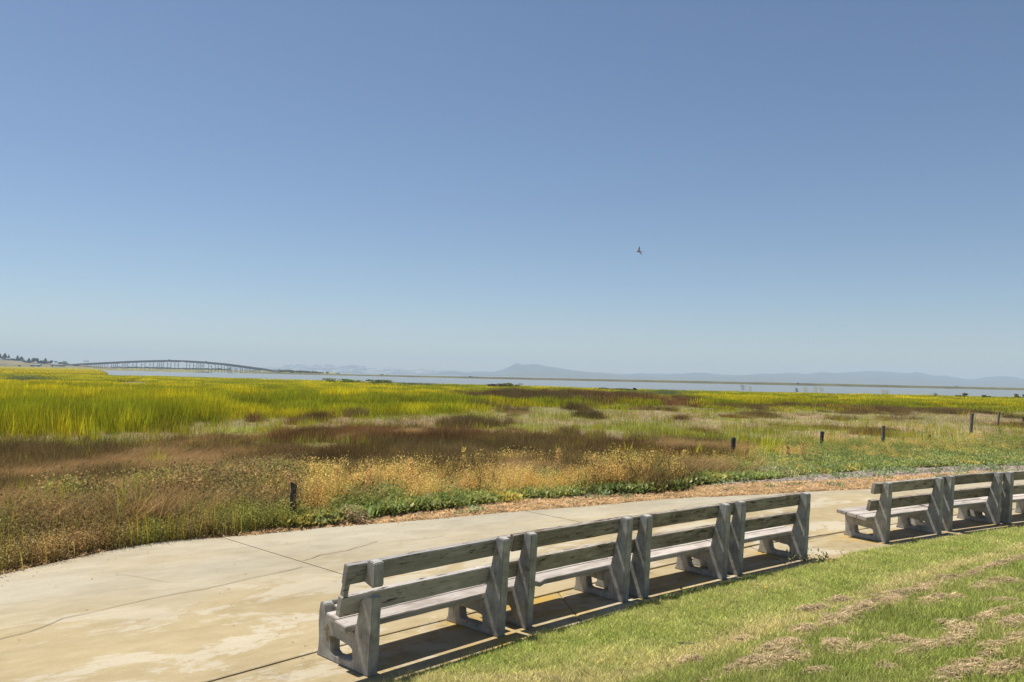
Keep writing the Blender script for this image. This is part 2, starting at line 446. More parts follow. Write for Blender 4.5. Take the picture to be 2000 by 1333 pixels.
def classify(x, y, z, jit=0.0):
    px, py = proj(x, y, z + 0.10)
    pyt = proj(x, y, z + 0.55)[1]                 # where the top of knee-high growth rooted here shows
    pyg = proj(x, y, z)[1]
    n1 = (fbm(x / 1.7, y / 2.6, 21) - 0.5); n2 = (fbm(x / 5, y / 9, 31) - 0.5)
    nn = (n1 * 40 + n2 * 44 + jit * 13) * np.clip((py - 735) / 230, 0.05, 1.0)
    pyn = py + nn; pyt = pyt + nn
    bC, bG, bY, bB, bP = (np.interp(px, BX, b) for b in (B_C, B_G, B_Y, B_B, B_P))
    k = np.full(np.shape(px), T_)
    k = np.where(pyn > bP, P_, k)
    k = np.where((pyt > bB) & (px < 1640 + n2 * 200), B_, k)
    k = np.where(pyt > bY, Y_, k)
    k = np.where((pyt > bY) & (px < 560 + n1 * 160), S_, k)
    k = np.where((pyt > bY - 75) & (pyt < bY + 4) & (px < 500 + n1 * 200), D_, k)
    k = np.where(pyn > bG, G_, k)
    k = np.where((pyn > bG) & (px < 560 + n1 * 60), S_, k)
    k = np.where(pyg + n1 * 16 + n2 * 8 > bC, C_, k)
    q = (px + n1 * 120 + jit * 9, py + n2 * 16 + n1 * 10 * np.clip((py - 735) / 120, 0.1, 1.5) + jit * 1.2)
    for e in ((600, 880, 130, 14), (505, 843, 95, 20), (1700, 835, 260, 22)):
        k = np.where(ell(*q, *e) & (py < bY), P_, k)
    for e in ((1090, 785, 190, 9), (1500, 799, 110, 4), (1765, 810, 125, 6), (1320, 793, 60, 6), (760, 862, 160, 14)):
        k = np.where(ell(*q, *e), B_, k)
    for e in ((1290, 775, 42, 9), (50, 744, 40, 5), (800, 751, 90, 4)):
        k = np.where(ell(*q, *e), K_, k)
    k = np.where(ell(px, py, 262, 751, 50, 6), W_, k)
    for e in ((338, 755, 32, 3.5), (530, 769, 38, 4), (1040, 775, 90, 5), (1210, 776, 60, 3.5), (1600, 780, 90, 5), (800, 743.5, 70, 1.6)):
        k = np.where(ell(*q, *e), O_, k)
    return k, px, py

TINT = {T_: (0.58, 0.47, 0.016), P_: (0.72, 0.62, 0.34), B_: (0.15, 0.104, 0.04), G_: (0.31, 0.35, 0.10), Y_: (0.90, 0.60, 0.20),
        S_: (0.36, 0.28, 0.11), C_: (0.36, 0.26, 0.15), K_: (0.16, 0.19, 0.075), W_: (0.5, 0.55, 0.38), O_: (0.78, 0.56, 0.32), D_: (0.27, 0.195, 0.09)}
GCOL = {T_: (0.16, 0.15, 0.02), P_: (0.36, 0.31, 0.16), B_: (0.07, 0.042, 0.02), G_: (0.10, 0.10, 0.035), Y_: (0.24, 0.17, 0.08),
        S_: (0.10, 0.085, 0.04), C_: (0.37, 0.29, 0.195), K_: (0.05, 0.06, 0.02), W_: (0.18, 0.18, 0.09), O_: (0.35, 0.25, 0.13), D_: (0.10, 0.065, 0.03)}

# ------------------------------------------------------------------ terrain
def grid_mesh(name, X, Y, Z, attrs=None, smooth=True):
    h, w = X.shape
    v = np.stack([X.ravel(), Y.ravel(), Z.ravel()], 1)
    i = np.arange((h - 1) * (w - 1)); r, c = i // (w - 1), i % (w - 1)
    f = np.stack([r * w + c, r * w + c + 1, (r + 1) * w + c + 1, (r + 1) * w + c], 1)
    return mesh_np(name, v, f, attrs, smooth)

us = np.linspace(-1.0, 1.0, 321)
ys = np.concatenate([np.linspace(5.0, 24, 120), np.geomspace(24.2, 1400, 230)])
U, Yg = np.meshgrid(us, ys)
Xg = U * Yg
Zg = ground_z(Xg, Yg)
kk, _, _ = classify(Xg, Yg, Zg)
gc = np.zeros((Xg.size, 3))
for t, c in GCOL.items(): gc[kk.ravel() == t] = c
marsh = link_mesh('ground', grid_mesh('ground', Xg, Yg, Zg, {'gcol': gc}), M_SOIL)
tag(marsh, kind='structure')

# sheet under everything, to the horizon
bm = bmesh.new()
bmesh.ops.create_circle(bm, cap_ends=True, segments=96, radius=11500)
o = bm_obj('terrain', bm, simple('deep_mud', (0.09, 0.08, 0.06)))
o.location = (0, 0, -3.2); tag(o, kind='structure')

def water_mat():
    m, nt, out = new_mat('bay_water')
    g = N(nt, 'ShaderNodeNewGeometry')
    p = N(nt, 'ShaderNodeBsdfPrincipled'); p.inputs['Base Color'].default_value = (0.20, 0.22, 0.21, 1)
    p.inputs['Roughness'].default_value = 0.35; p.inputs['IOR'].default_value = 1.33
    w1 = noise(nt, mapping(nt, g.outputs['Position'], scale=(0.5, 1, 1)), 0.9, 5, 0.7)
    L(nt, bump(nt, w1, 0.7, 0.35), p.inputs['Normal'])
    L(nt, p.outputs[0], out.inputs[0]); return m
bm = bmesh.new()
bmesh.ops.create_circle(bm, cap_ends=True, segments=96, radius=11400)
o = bm_obj('water', bm, water_mat()); o.location = (0, 0, WATER_Z); tag(o, kind='structure')

# ------------------------------------------------------------------ path, pad, cracks
def line_pt(line, x):
    xs = [p[0] for p in line]; yl = [p[1] for p in line]
    return (x, float(np.interp(x, xs, yl)))

def seg(line, x0, x1):
    return [line_pt(line, x0)] + [p for p in line if x0 < p[0] < x1] + [line_pt(line, x1)]

def resample(poly, n):
    P = np.array(poly, float); d = np.concatenate([[0], np.cumsum(np.linalg.norm(np.diff(P, axis=0), axis=1))])
    t = np.linspace(0, d[-1], n); return np.stack([np.interp(t, d, P[:, 0]), np.interp(t, d, P[:, 1])], 1)

def slab(parent, pa, pb, mat, z=0.0, th=0.12, name='slab'):
    """concrete slab between two edge lines, with eased arrises"""
    n = 100; A, B = resample(pa, n), resample(pb, n)
    w_ = np.linalg.norm(A - B, axis=1).mean(); e = min(0.3, 0.008 / w_)
    ts = [0, 0, e] + list(np.linspace(0, 1, 9)[1:-1]) + [1 - e, 1, 1]
    us_ = [0, 0] + list(range(1, n - 1)) + [n - 1, n - 1]
    V = []; cols = len(us_)
    for ti, t in enumerate(ts):
        for ui, u in enumerate(us_):
            p = A[u] * (1 - t) + B[u] * t
            side = ti in (0, len(ts) - 1) or ui in (0, cols - 1)
            arr = ti in (1, len(ts) - 2) or ui in (1, cols - 2)
            V.append((p[0], p[1], z - th if side else (z - 0.005 if arr else z)))
    Fc = [(r * cols + c, r * cols + c + 1, (r + 1) * cols + c + 1, (r + 1) * cols + c) for r in range(len(ts) - 1) for c in range(cols - 1)]
    co = np.array(V)
    me = mesh_np(name, V, Fc, {'djoint': np.abs(sdist(co[:, 0], co[:, 1], J_LINE))})
    bm = bmesh.new(); bm.from_mesh(me); bmesh.ops.recalc_face_normals(bm, faces=bm.faces[:])
    if sum(f.normal.z for f in bm.faces) < 0:
        for f in bm.faces: f.normal_flip()
    bm.to_mesh(me); bm.free()
    return link_mesh(name, me, mat, parent)

path = empty('path'); tag(path, 'pale concrete footpath between the benches and the marsh', kind='structure')
cuts = [(-7.4, -8.6), (-3.95, -0.35), (0.30, 2.95), (3.95, 5.35), (8.9, 8.1), (14.0, 12.6), (22.0, 24.0)]
for i in range(len(cuts) - 1):
    (f0, j0), (f1, j1) = cuts[i], cuts[i + 1]
    g = 0.004
    fe = seg(F_EDGE, f0 + g, f1 - g)
    je = [(x - 0.005, y + 0.008) for x, y in seg(J_LINE, j0 + g, j1 - g)]
    slab(path, fe, je, M_PATH, z=0.0 + 0.003 * ((i * 7) % 3 - 1))
pad = empty('pavement'); tag(pad, 'concrete pad strip under the benches', kind='structure')
pc = [-8.0, -2.4, 0.55, 3.4, 6.0, 9.5, 24]
for i in range(len(pc) - 1):
    a, b = pc[i] + 0.005, pc[i + 1] - 0.005
    je = [(x + 0.005, y - 0.008) for x, y in seg(J_LINE, a, b)]
    le = [(x + 0.22, y - 0.22) for x, y in seg(L_EDGE, max(a, -6.8), b)]
    slab(pad, je, le, M_PAD, z=-0.012 + 0.002 * (i % 2), name='slab')

def crack(pts, w=0.009, wig=0.02, zz=0.004):
    P = [Vector((*at(*p), 0)) for p in pts]
    d = []
    for a, b in zip(P[:-1], P[1:]):
        n = max(2, int((b - a).length / 0.05))
        for k in range(n): d.append(a.lerp(b, k / n))
    d.append(P[-1])
    V, Fc = [], []
    for i, p in enumerate(d):
        t = (d[min(i + 1, len(d) - 1)] - d[max(i - 1, 0)]).normalized(); nn = Vector((-t.y, t.x, 0))
        o_ = (fbm(p.x * 4, p.y * 4, 5) - 0.5) * wig * 2 + random.uniform(-1, 1) * wig * 0.12
        ww = w * (0.35 + 0.9 * float(fbm(i * 0.13, 7.7, 8)))
        if i in (0, len(d) - 1): ww = 0.001
        q = p + nn * o_
        V += [q + nn * ww / 2 + Vector((0, 0, zz)), q - nn * ww / 2 + Vector((0, 0, zz))]
        if i: Fc.append((2 * i - 2, 2 * i - 1, 2 * i + 1, 2 * i))
    return link_mesh('crack', mesh_np('crack', V, Fc), M_CRACK, path)  # flat ribbon on the slab; the shade of its depth is only colour

z4 = lambda *p: [(x / 2.857, 1000 + y / 2.857) for x, y in p]
z5 = lambda *p: [(700 + x / 3.333, 960 + y / 3.333) for x, y in p]
crack(z4((-200, 760), (0, 712), (60, 695), (160, 670), (270, 630), (350, 595), (480, 568), (600, 540), (730, 510), (860, 482), (1000, 455), (1150, 430), (1250, 405), (1400, 370), (1550, 340), (1700, 305)), 0.010)
crack(z4((1680, 275), (1740, 262), (1790, 242), (1850, 230), (1940, 218), (1990, 200)) + z5((60, 348), (130, 325)), 0.010)
crack(z5((240, 325), (330, 318), (420, 312), (480, 304), (560, 292)), 0.006)
crack(z4((640, 345), (760, 360), (860, 380), (960, 395), (1080, 392)), 0.004)
crack(z4((1690, 445), (1760, 436), (1840, 420)), 0.004)
crack([(1200 + x / 4.762, 930 + y / 4.762) for x, y in ((1780, 590), (1850, 570), (1910, 562), (2000, 545))], 0.02, 0.01)
crack([(1200 + x / 4.762, 930 + y / 4.762) for x, y in ((1900, 350), (1960, 362), (2050, 372))], 0.008)

# ------------------------------------------------------------------ lawn
def edge_frames(line, step=0.25):
    P = [np.array(p, float) for p in line]
    pts = []
    for a, b in zip(P[:-1], P[1:]):
        n = max(1, int(np.linalg.norm(b - a) / step))
        for k in range(n): pts.append(a + (b - a) * k / n)
    pts.append(P[-1]); pts = np.array(pts)
    for _ in range(6): pts[1:-1] = (pts[:-2] + pts[1:-1] * 2 + pts[2:]) / 4
    return pts
LE = edge_frames([(x + 0.05, y - 0.06) for x, y in L_EDGE])
def lawn_z(x, y, t=None):
    if t is None: t = -sdist(x, y, LE.tolist())
    s = np.clip(t, 0, None)
    z = -0.012 + 0.145 * s - 0.0036 * s ** 2
    z = z + 0.05 * np.clip(s / 2, 0, 1) * (fbm(np.asarray(x) / 1.1, np.asarray(y) / 1.1, 44) - 0.5)
    return z
gx, gy = np.meshgrid(np.arange(-8, 26, 0.2), np.arange(-3, 20, 0.2))
# build the lawn as a strip from the edge, offset towards the camera side
cx0 = np.array([22.0, -18.0])            # a point far inside the lawn: rows run from the edge towards it
T = np.concatenate([[0], np.geomspace(0.002, 0.62, 70)])
X = LE[None, :, 0] * (1 - T[:, None]) + cx0[0] * T[:, None]
Y = LE[None, :, 1] * (1 - T[:, None]) + cx0[1] * T[:, None]
LS = LE.tolist()[::4] + [LE[-1].tolist()]
t = np.abs(sdist(X, Y, LS)); t[0] = 0
Z = lawn_z(X, Y, t); Z[0] = -0.05

def lawn_mix(x, y):
    """0..1 dryness and straw-pile mask over the lawn"""
    px, py = proj(x, y, lawn_z(x, y))
    zx, zy = (px - 1300) * 2.857, (py - 1000) * 2.857
    n = fbm(x / 0.16, y / 0.16, 51); n2 = fbm(x / 0.9, y / 0.9, 52)
    m = np.zeros(np.shape(px))
    for (a, b, rx, ry) in PILES:
        dx = zx - a; dy = zy - b + dx * 0.33 * (1 if rx > 85 else 0.2)
        r = np.sqrt((dx / (rx * 1.2)) ** 2 + (dy / (ry * 1.25)) ** 2)
        m = np.maximum(m, np.clip(1.75 - 1.15 * r - (n - 0.35) * 1.5, 0, 1))
    # worn mower line
    ly = np.interp(zx, [-300, 0, 300, 600, 900, 1200, 1500, 1800, 2100], [960, 880, 760, 655, 560, 450, 345, 270, 190])
    line = np.exp(-((zy - ly) / (16 + 0.035 * (zy))) ** 2) * (0.35 + 0.75 * n2)
    dry = np.clip(0.16 + 0.7 * (n2 - 0.4) + 1.1 * line, 0, 1)
    return m, dry, zy - ly
PILES = [(780, 690, 70, 20), (950, 630, 95, 40), (1130, 560, 120, 34), (1290, 505, 120, 34), (1450, 450, 120, 25), (1590, 395, 80, 15), (1850, 415, 80, 18), (1760, 450, 50, 12), (1850, 320, 150, 18),
         (1620, 505, 40, 12), (670, 770, 110, 25), (650, 860, 130, 32), (450, 900, 150, 30), (970, 770, 60, 30), (1100, 795, 90, 13), (1300, 755, 40, 18), (1330, 825, 80, 13), (1450, 775, 60, 22),
         (1640, 740, 110, 35), (1650, 680, 80, 18), (1830, 600, 100, 15), (1950, 650, 60, 30), (1800, 780, 60, 10), (1790, 825, 60, 14), (1640, 920, 140, 35), (1900, 910, 90, 20), (430, 740, 22, 9),
         (1560, 650, 60, 9), (1490, 520, 90, 18), (1050, 715, 28, 10), (1225, 720, 26, 9), (100, 855, 30, 10), (170, 850, 24, 8), (1880, 520, 60, 9), (950, 515, 60, 10), (820, 560, 60, 8), (1250, 900, 70, 14), (850, 930, 60, 12), (1960, 760, 50, 14), (2080, 700, 90, 30), (2100, 880, 110, 30), (2080, 560, 60, 14)]
m_, dry_, _ = lawn_mix(X, Y)
g1 = np.array([0.13, 0.14, 0.04]); g2 = np.array([0.30, 0.24, 0.11]); g3 = np.array([0.30, 0.22, 0.12])
lc = g1 + (g2 - g1) * dry_.ravel()[:, None]; lc = lc + (g3 - lc) * m_.ravel()[:, None]
lawn = link_mesh('lawn', grid_mesh('lawn', X, Y, Z, {'gcol': lc}), M_SOIL); tag(lawn, kind='structure')

# ------------------------------------------------------------------ plant clumps (source meshes for scattering)
def blades(n, rad, h, w, lean=0.25, bend=0.3, segs=2, hv=0.3, sv=0.3, wind=(0, 0), tip=1.0, seed=0):
    r = np.random.default_rng(seed)
    V, Fc, S = [], [], []
    for i in range(n):
        a = r.uniform(0, 2 * math.pi); q = rad * math.sqrt(r.uniform())
        bx, by = q * math.cos(a), q * math.sin(a)
        hh = h * (1 + r.uniform(-hv, hv)); ww = w * r.uniform(0.7, 1.3)
        la = r.uniform(0, 2 * math.pi); lm = lean * r.uniform(0.2, 1); bd = bend * r.uniform(0.1, 1)
        fa = r.uniform(0, math.pi); wx, wy = math.cos(fa) * ww / 2, math.sin(fa) * ww / 2
        s = 1 + r.uniform(-sv, sv)
        dx, dy = math.cos(la), math.sin(la)
        b0 = len(V)
        for k in range(segs + 1):
            tt = k / segs
            off = hh * (lm * tt + bd * tt * tt)
            ox, oy = dx * off + wind[0] * hh * tt * tt, dy * off + wind[1] * hh * tt * tt
            zz = hh * (tt - 0.35 * (bd + abs(wind[0])) * tt * tt)
            if k < segs:
                tw = 1 - 0.45 * tt
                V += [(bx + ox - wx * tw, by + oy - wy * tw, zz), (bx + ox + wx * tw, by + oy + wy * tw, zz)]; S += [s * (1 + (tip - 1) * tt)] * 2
            else:
                V.append((bx + ox, by + oy, zz)); S.append(s * tip)
        for k in range(segs - 1):
            Fc.append((b0 + 2 * k, b0 + 2 * k + 1, b0 + 2 * k + 3, b0 + 2 * k + 2))
        Fc.append((b0 + 2 * segs - 2, b0 + 2 * segs - 1, b0 + 2 * segs))
    return V, Fc, S

def flecks(centres, size, r, sv=0.35, elong=1.6, up=0.0):
    V, Fc, S = [], [], []
    for c in centres:
        n = Vector((r.normal(), r.normal(), r.normal() + up)).normalized()
        a = n.orthogonal().normalized(); a.rotate(Matrix.Rotation(r.uniform(0, 6.28), 3, n)); b = n.cross(a)
        s = size * r.uniform(0.6, 1.4); sh = 1 + r.uniform(-sv, sv)
        b0 = len(V); c = Vector(c)
        V += [c - a * s * elong / 2, c + b * s / 2, c + a * s * elong / 2, c - b * s / 2]; S += [sh] * 4
        Fc.append((b0, b0 + 1, b0 + 2, b0 + 3))
    return V, Fc, S

def merge(*parts):
    V, Fc, S = [], [], []
    for v, f, s in parts:
        b = len(V); V += list(v); Fc += [tuple(i + b for i in q) for q in f]; S += list(s)
    return V, Fc, S

def src(name, vfs, mat=M_LEAF):
    V, Fc, S = vfs
    me = mesh_np(name, V, Fc, {'shade': np.array(S)})
    me.materials.append(mat)
    return bpy.data.objects.new(name, me)        # never linked: only instanced

def goldweed(seed, h=0.72, n=190, st=5, fs=0.017, sv=0.5):
    r = np.random.default_rng(seed)
    stems = blades(st, 0.12, h, 0.008, 0.45, 0.1, 2, 0.2, 0.2, seed=seed)
    cs = []
    for i in range(st):
        a = r.uniform(0, 6.28); q = r.uniform(0.03, 0.28); cz = h * r.uniform(0.55, 1.0)
        for k in range(n // st):
            g_ = r.normal(size=3)
            cs.append((q * math.cos(a) + g_[0] * 0.045, q * math.sin(a) + g_[1] * 0.045, cz + g_[2] * 0.09 - 0.04))
    low = [(r.normal() * 0.14, r.normal() * 0.14, r.uniform(0.05, h * 0.6)) for _ in range(n // 3)]
    return merge(stems, flecks(cs, fs, r, sv), flecks(low, fs * 1.2, r, sv))

def scrub(seed, h=0.55, n=150, fs=0.027):
    r = np.random.default_rng(seed)
    cs = []
    lobes = [(r.normal() * 0.14, r.normal() * 0.14, h * r.uniform(0.3, 0.95), r.uniform(0.05, 0.13)) for _ in range(9)]
    for k in range(n):
        l = lobes[k % len(lobes)]; g_ = r.normal(size=3)
        cs.append((l[0] + g_[0] * l[3], l[1] + g_[1] * l[3], max(0.02, l[2] + g_[2] * l[3])))
    return merge(blades(7, 0.1, h * 0.9, 0.007, 0.5, 0.1, 2, 0.25, 0.3, seed=seed), flecks(cs, fs, r, 0.6, 1.3, 0.5))

def leafy(seed, n=34, h=0.13, fs=0.05, rad=0.16):
    r = np.random.default_rng(seed); V, Fc, S = [], [], []
    for i in range(n):
        a = r.uniform(0, 6.28); q = rad * math.sqrt(r.uniform()); cx_, cy_ = q * math.cos(a), q * math.sin(a)
        out_ = r.uniform(0, 6.28); lift = r.uniform(0.3, 1.2); ln = fs * r.uniform(0.8, 1.8); w_ = fs * 0.32
        d = Vector((math.cos(out_) * math.cos(lift), math.sin(out_) * math.cos(lift), math.sin(lift)))
        sd_ = Vector((-math.sin(out_), math.cos(out_), 0)); z0 = h * r.uniform(0.1, 0.8)
        c = Vector((cx_, cy_, z0)); b0 = len(V); s = 1 + r.uniform(-0.35, 0.35)
        V += [c, c + d * ln * 0.5 + sd_ * w_, c + d * ln, c + d * ln * 0.5 - sd_ * w_]; S += [s] * 4
        Fc.append((b0, b0 + 1, b0 + 2, b0 + 3))
    return V, Fc, S

def chip(seed):
    r = np.random.default_rng(seed)
    l, w_, t_ = 0.045 * r.uniform(0.6, 1.6), 0.016 * r.uniform(0.7, 1.4), 0.006
    V = [(-l, -w_, 0), (l * .8, -w_ * .6, 0), (l, w_, 0), (-l * .9, w_ * .8, 0)]
    V = V + [(x * .92, y * .85, t_) for x, y, _ in V]
    Fc = [(3, 2, 1, 0), (4, 5, 6, 7), (0, 1, 5, 4), (1, 2, 6, 5), (2, 3, 7, 6), (3, 0, 4, 7)]
    return V, Fc, [1] * 8

def flat_straw(seed, n=46, rad=0.09, l=0.07, w=0.0035, h=0.03):
    r = np.random.default_rng(seed); V, Fc, S = [], [], []
    for i in range(n):
        a = r.uniform(0, 6.28); q = rad * math.sqrt(r.uniform())
        c = Vector((q * math.cos(a), q * math.sin(a), h * r.uniform(0.1, 1) * (1 - (q / rad) ** 2 * .7)))
        th = r.uniform(0, 6.28); el_ = r.uniform(-0.35, 0.55)
        d = Vector((math.cos(th) * math.cos(el_), math.sin(th) * math.cos(el_), math.sin(el_))) * l * r.uniform(.5, 1.2) / 2
        s = Vector((-math.sin(th), math.cos(th), 0.3)) * w * r.uniform(.7, 1.4); sh = 1 + r.uniform(-.4, .35); b0 = len(V)
        V += [c - d, c + s, c + d, c - s]; S += [sh] * 4; Fc.append((b0, b0 + 1, b0 + 2, b0 + 3))
    return V, Fc, S

def scatter(name, P, tint, scale, sources, rot=None, label=None, variants=None, zs=None):
    """one stuff object: a point mesh whose points carry plants"""
    n = len(P)
    me = bpy.data.meshes.new(name)
    me.vertices.add(n)
    me.vertices.foreach_set('co', np.asarray(P, np.float32).ravel())
    def att(k, t_, f, a): me.attributes.new(k, t_, 'POINT').data.foreach_set(f, np.asarray(a).ravel())
    a4 = np.ones((n, 4), np.float32); a4[:, :3] = tint
    att('tint', 'FLOAT_COLOR', 'color', a4)
    if rot is None:
        rot = np.zeros((n, 3), np.float32); rot[:, 2] = rng.uniform(0, 6.283, n)
    att('rot', 'FLOAT_VECTOR', 'vector', np.asarray(rot, np.float32))
    s3 = np.repeat(np.asarray(scale, np.float32)[:, None], 3, 1)
    if zs is not None: s3[:, 2] *= zs
    att('scl', 'FLOAT_VECTOR', 'vector', s3.astype(np.float32))
    var = rng.integers(0, len(sources), n) if variants is None else variants
    att('var', 'INT', 'value', var.astype(np.int32))
    o = link_mesh(name, me)
    tag(o, label, kind='stuff')
    ng = bpy.data.node_groups.new(name + '_scatter', 'GeometryNodeTree')
    ng.interface.new_socket('Geometry', in_out='INPUT', socket_type='NodeSocketGeometry')
    ng.interface.new_socket('Geometry', in_out='OUTPUT', socket_type='NodeSocketGeometry')
    gi = ng.nodes.new('NodeGroupInput'); go = ng.nodes.new('NodeGroupOutput')
    jn = ng.nodes.new('GeometryNodeJoinGeometry')
    def named(nm, dt):
        q = ng.nodes.new('GeometryNodeInputNamedAttribute'); q.data_type = dt; q.inputs['Name'].default_value = nm; return q.outputs[0]
    ra, sa, va = named('rot', 'FLOAT_VECTOR'), named('scl', 'FLOAT_VECTOR'), named('var', 'INT')
    for k, so in enumerate(sources):
        oi = ng.nodes.new('GeometryNodeObjectInfo'); oi.inputs['Object'].default_value = so; oi.inputs['As Instance'].default_value = True
        cp = ng.nodes.new('FunctionNodeCompare'); cp.data_type = 'INT'; cp.operation = 'EQUAL'
        isock = [s for s in cp.inputs if s.type == 'INT']
        ng.links.new(va, isock[0]); isock[1].default_value = k
        ip = ng.nodes.new('GeometryNodeInstanceOnPoints')
        ng.links.new(gi.outputs[0], ip.inputs['Points']); ng.links.new(cp.outputs[0], ip.inputs['Selection'])
        ng.links.new(oi.outputs['Geometry'], ip.inputs['Instance']); ng.links.new(ra, ip.inputs['Rotation']); ng.links.new(sa, ip.inputs['Scale'])
        ng.links.new(ip.outputs[0], jn.inputs[0])
    ng.links.new(jn.outputs[0], go.inputs[0])
    md = o.modifiers.new('scatter', 'NODES'); md.node_group = ng
    return o

# ------------------------------------------------------------------ marsh vegetation
NPT = 330000
uu = rng.uniform(-0.80, 0.80, NPT)
tt_ = rng.uniform(0, 1, NPT)
y0_, y1_, pw = 8.0, 300.0, 0.35                      # pdf ~ y^(pw-1)
yy = (y0_ ** pw + tt_ * (y1_ ** pw - y0_ ** pw)) ** (1 / pw)
xx = uu * yy
dE = sdist(xx, yy, F_EDGE)
ok = dE > 0.0
xx, yy, dE = xx[ok], yy[ok], dE[ok]
eE = np.interp(xx / yy, U_E, D_E)
ok = yy < eE * 1.0
xx, yy, dE = xx[ok], yy[ok], dE[ok]
zz = ground_z(xx, yy)
ok = zz > -1.25
xx, yy, dE, zz = xx[ok], yy[ok], dE[ok], zz[ok]
kind, pxx, pyy = classify(xx, yy, zz, rng.normal(size=len(xx)))
kind = np.where((kind == D_) & (rng.random(len(xx)) < 0.5), B_, kind)
_b = fbm(xx / 2.4, yy / 5.0, 99) + rng.normal(size=len(xx)) * 0.035
kind = np.where((kind == B_) & (_b > 0.615), P_, kind)
kind = np.where((kind == P_) & (fbm(xx / 3.0, yy / 6.0, 101) + rng.normal(size=len(xx)) * 0.035 > 0.70), B_, kind)
kind = np.where((kind == B_) & (_b < 0.36), D_, kind)
big = fbm(xx / 9, yy / 14, 61); med = fbm(xx / 1.8, yy / 3, 62)

def sel(k, frac=1.0, cond=None):
    m = (kind == k)
    if cond is not None: m &= cond
    i = np.nonzero(m)[0]
    return i[rng.random(len(i)) < frac]

def tinted(i, k, var=0.22, hue=0.1, alt=None, altw=None):
    c = np.array(TINT[k])[None, :] * np.ones((len(i), 1))
    if alt is not None: c = c + (np.array(alt)[None, :] - c) * altw[:, None]
    f = 1 + (med[i] - 0.5) * 2 * var * 1.2 + rng.uniform(-var, var, len(i)) * 0.6
    c = c * f[:, None]
    c[:, 0] *= 1 + rng.uniform(-hue, hue, len(i)); c[:, 2] *= 1 + rng.uniform(-hue, hue, len(i))
    return np.clip(c, 0.004, 0.9)

Psts = np.stack([xx, yy, zz], 1)
lodf = lambda y, a=45: np.clip(y / a, 1, None)

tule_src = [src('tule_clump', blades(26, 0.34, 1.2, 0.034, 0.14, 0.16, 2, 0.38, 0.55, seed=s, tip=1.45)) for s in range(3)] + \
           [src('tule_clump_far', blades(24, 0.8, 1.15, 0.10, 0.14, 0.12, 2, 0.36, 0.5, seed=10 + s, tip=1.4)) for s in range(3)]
i = sel(T_)
hs = (0.55 + 0.50 * big[i] + 0.5 * (med[i] - 0.5)) * rng.uniform(0.72, 1.28, len(i))
hs = hs * np.where((pyy[i] < 800) | (pxx[i] < 430), 1.0, 0.62) * np.interp(yy[i], [70, 150], [1.0, 0.5])
far = yy[i] > 75
sc = np.where(far, 1 + (yy[i] - 75) / 160, 1.0 + np.clip(yy[i] - 35, 0, 40) / 80)
w_alt = np.clip((big[i] - 0.38) * 2.6 + (fbm(xx[i] / 3.5, yy[i] / 9, 68) - 0.5) * 2.4, 0, 1) * np.interp(pyy[i], [785, 835], [0.9, 0.35])
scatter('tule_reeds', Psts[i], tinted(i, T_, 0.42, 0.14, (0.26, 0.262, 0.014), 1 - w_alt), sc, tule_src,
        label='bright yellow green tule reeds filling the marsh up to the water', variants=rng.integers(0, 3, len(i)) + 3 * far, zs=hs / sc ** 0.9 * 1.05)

# dark bulrush
i = sel(K_)
scatter('dark_bulrush', Psts[i], tinted(i, K_, 0.2), np.ones(len(i)) * np.interp(yy[i], [60, 120], [1.0, 0.62]), tule_src[:3], label='dark green bulrush patches among the paler reeds')

# reeds rising singly through the pickleweed and rush
low_src = [src('pickleweed_clump', merge(blades(46, 0.30, 0.24, 0.020, 0.6, 0.2, 2, 0.5, 0.55, seed=20 + s), flecks([(rng.normal() * .16, rng.normal() * .16, rng.uniform(.05, .24)) for _ in range(30)], 0.03, np.random.default_rng(s)))) for s in range(3)]
i = sel(P_)
hs = 0.55 + 0.9 * np.clip(big[i] - 0.3, 0, 1)
pink = np.clip((fbm(xx[i] / 3.2, yy[i] / 4.5, 71) - 0.5) * 6, 0, 1)
grn = np.clip((fbm(xx[i] / 4.5, yy[i] / 6, 72) - 0.53) * 7, 0, 1)
tp = tinted(i, P_, 0.22, 0.08, (0.80, 0.60, 0.42), pink); tp = tp + (np.array([0.60, 0.62, 0.16]) - tp) * grn[:, None] * 0.8
scatter('pickleweed', Psts[i], tp, 1.0 + np.clip(yy[i] - 30, 0, 120) / 60, low_src, label='low grey green and pinkish saltmarsh plants in open flats', zs=hs)
i = i[rng.random(len(i)) < 0.10 + 0.25 * (fbm(xx[i] / 2, yy[i] / 3, 73) > 0.62)]
sparse_src = [src('sparse_reed', blades(7, 0.25, 0.55, 0.02, 0.12, 0.12, 2, 0.4, 0.3, seed=30 + s)) for s in range(3)]
scatter('sparse_reeds', Psts[i], tinted(i, T_, 0.25, 0.15, (0.30, 0.34, 0.10), rng.random(len(i))), np.ones(len(i)) * 1.1, sparse_src, label='thin scattered reeds standing in the pale flats')

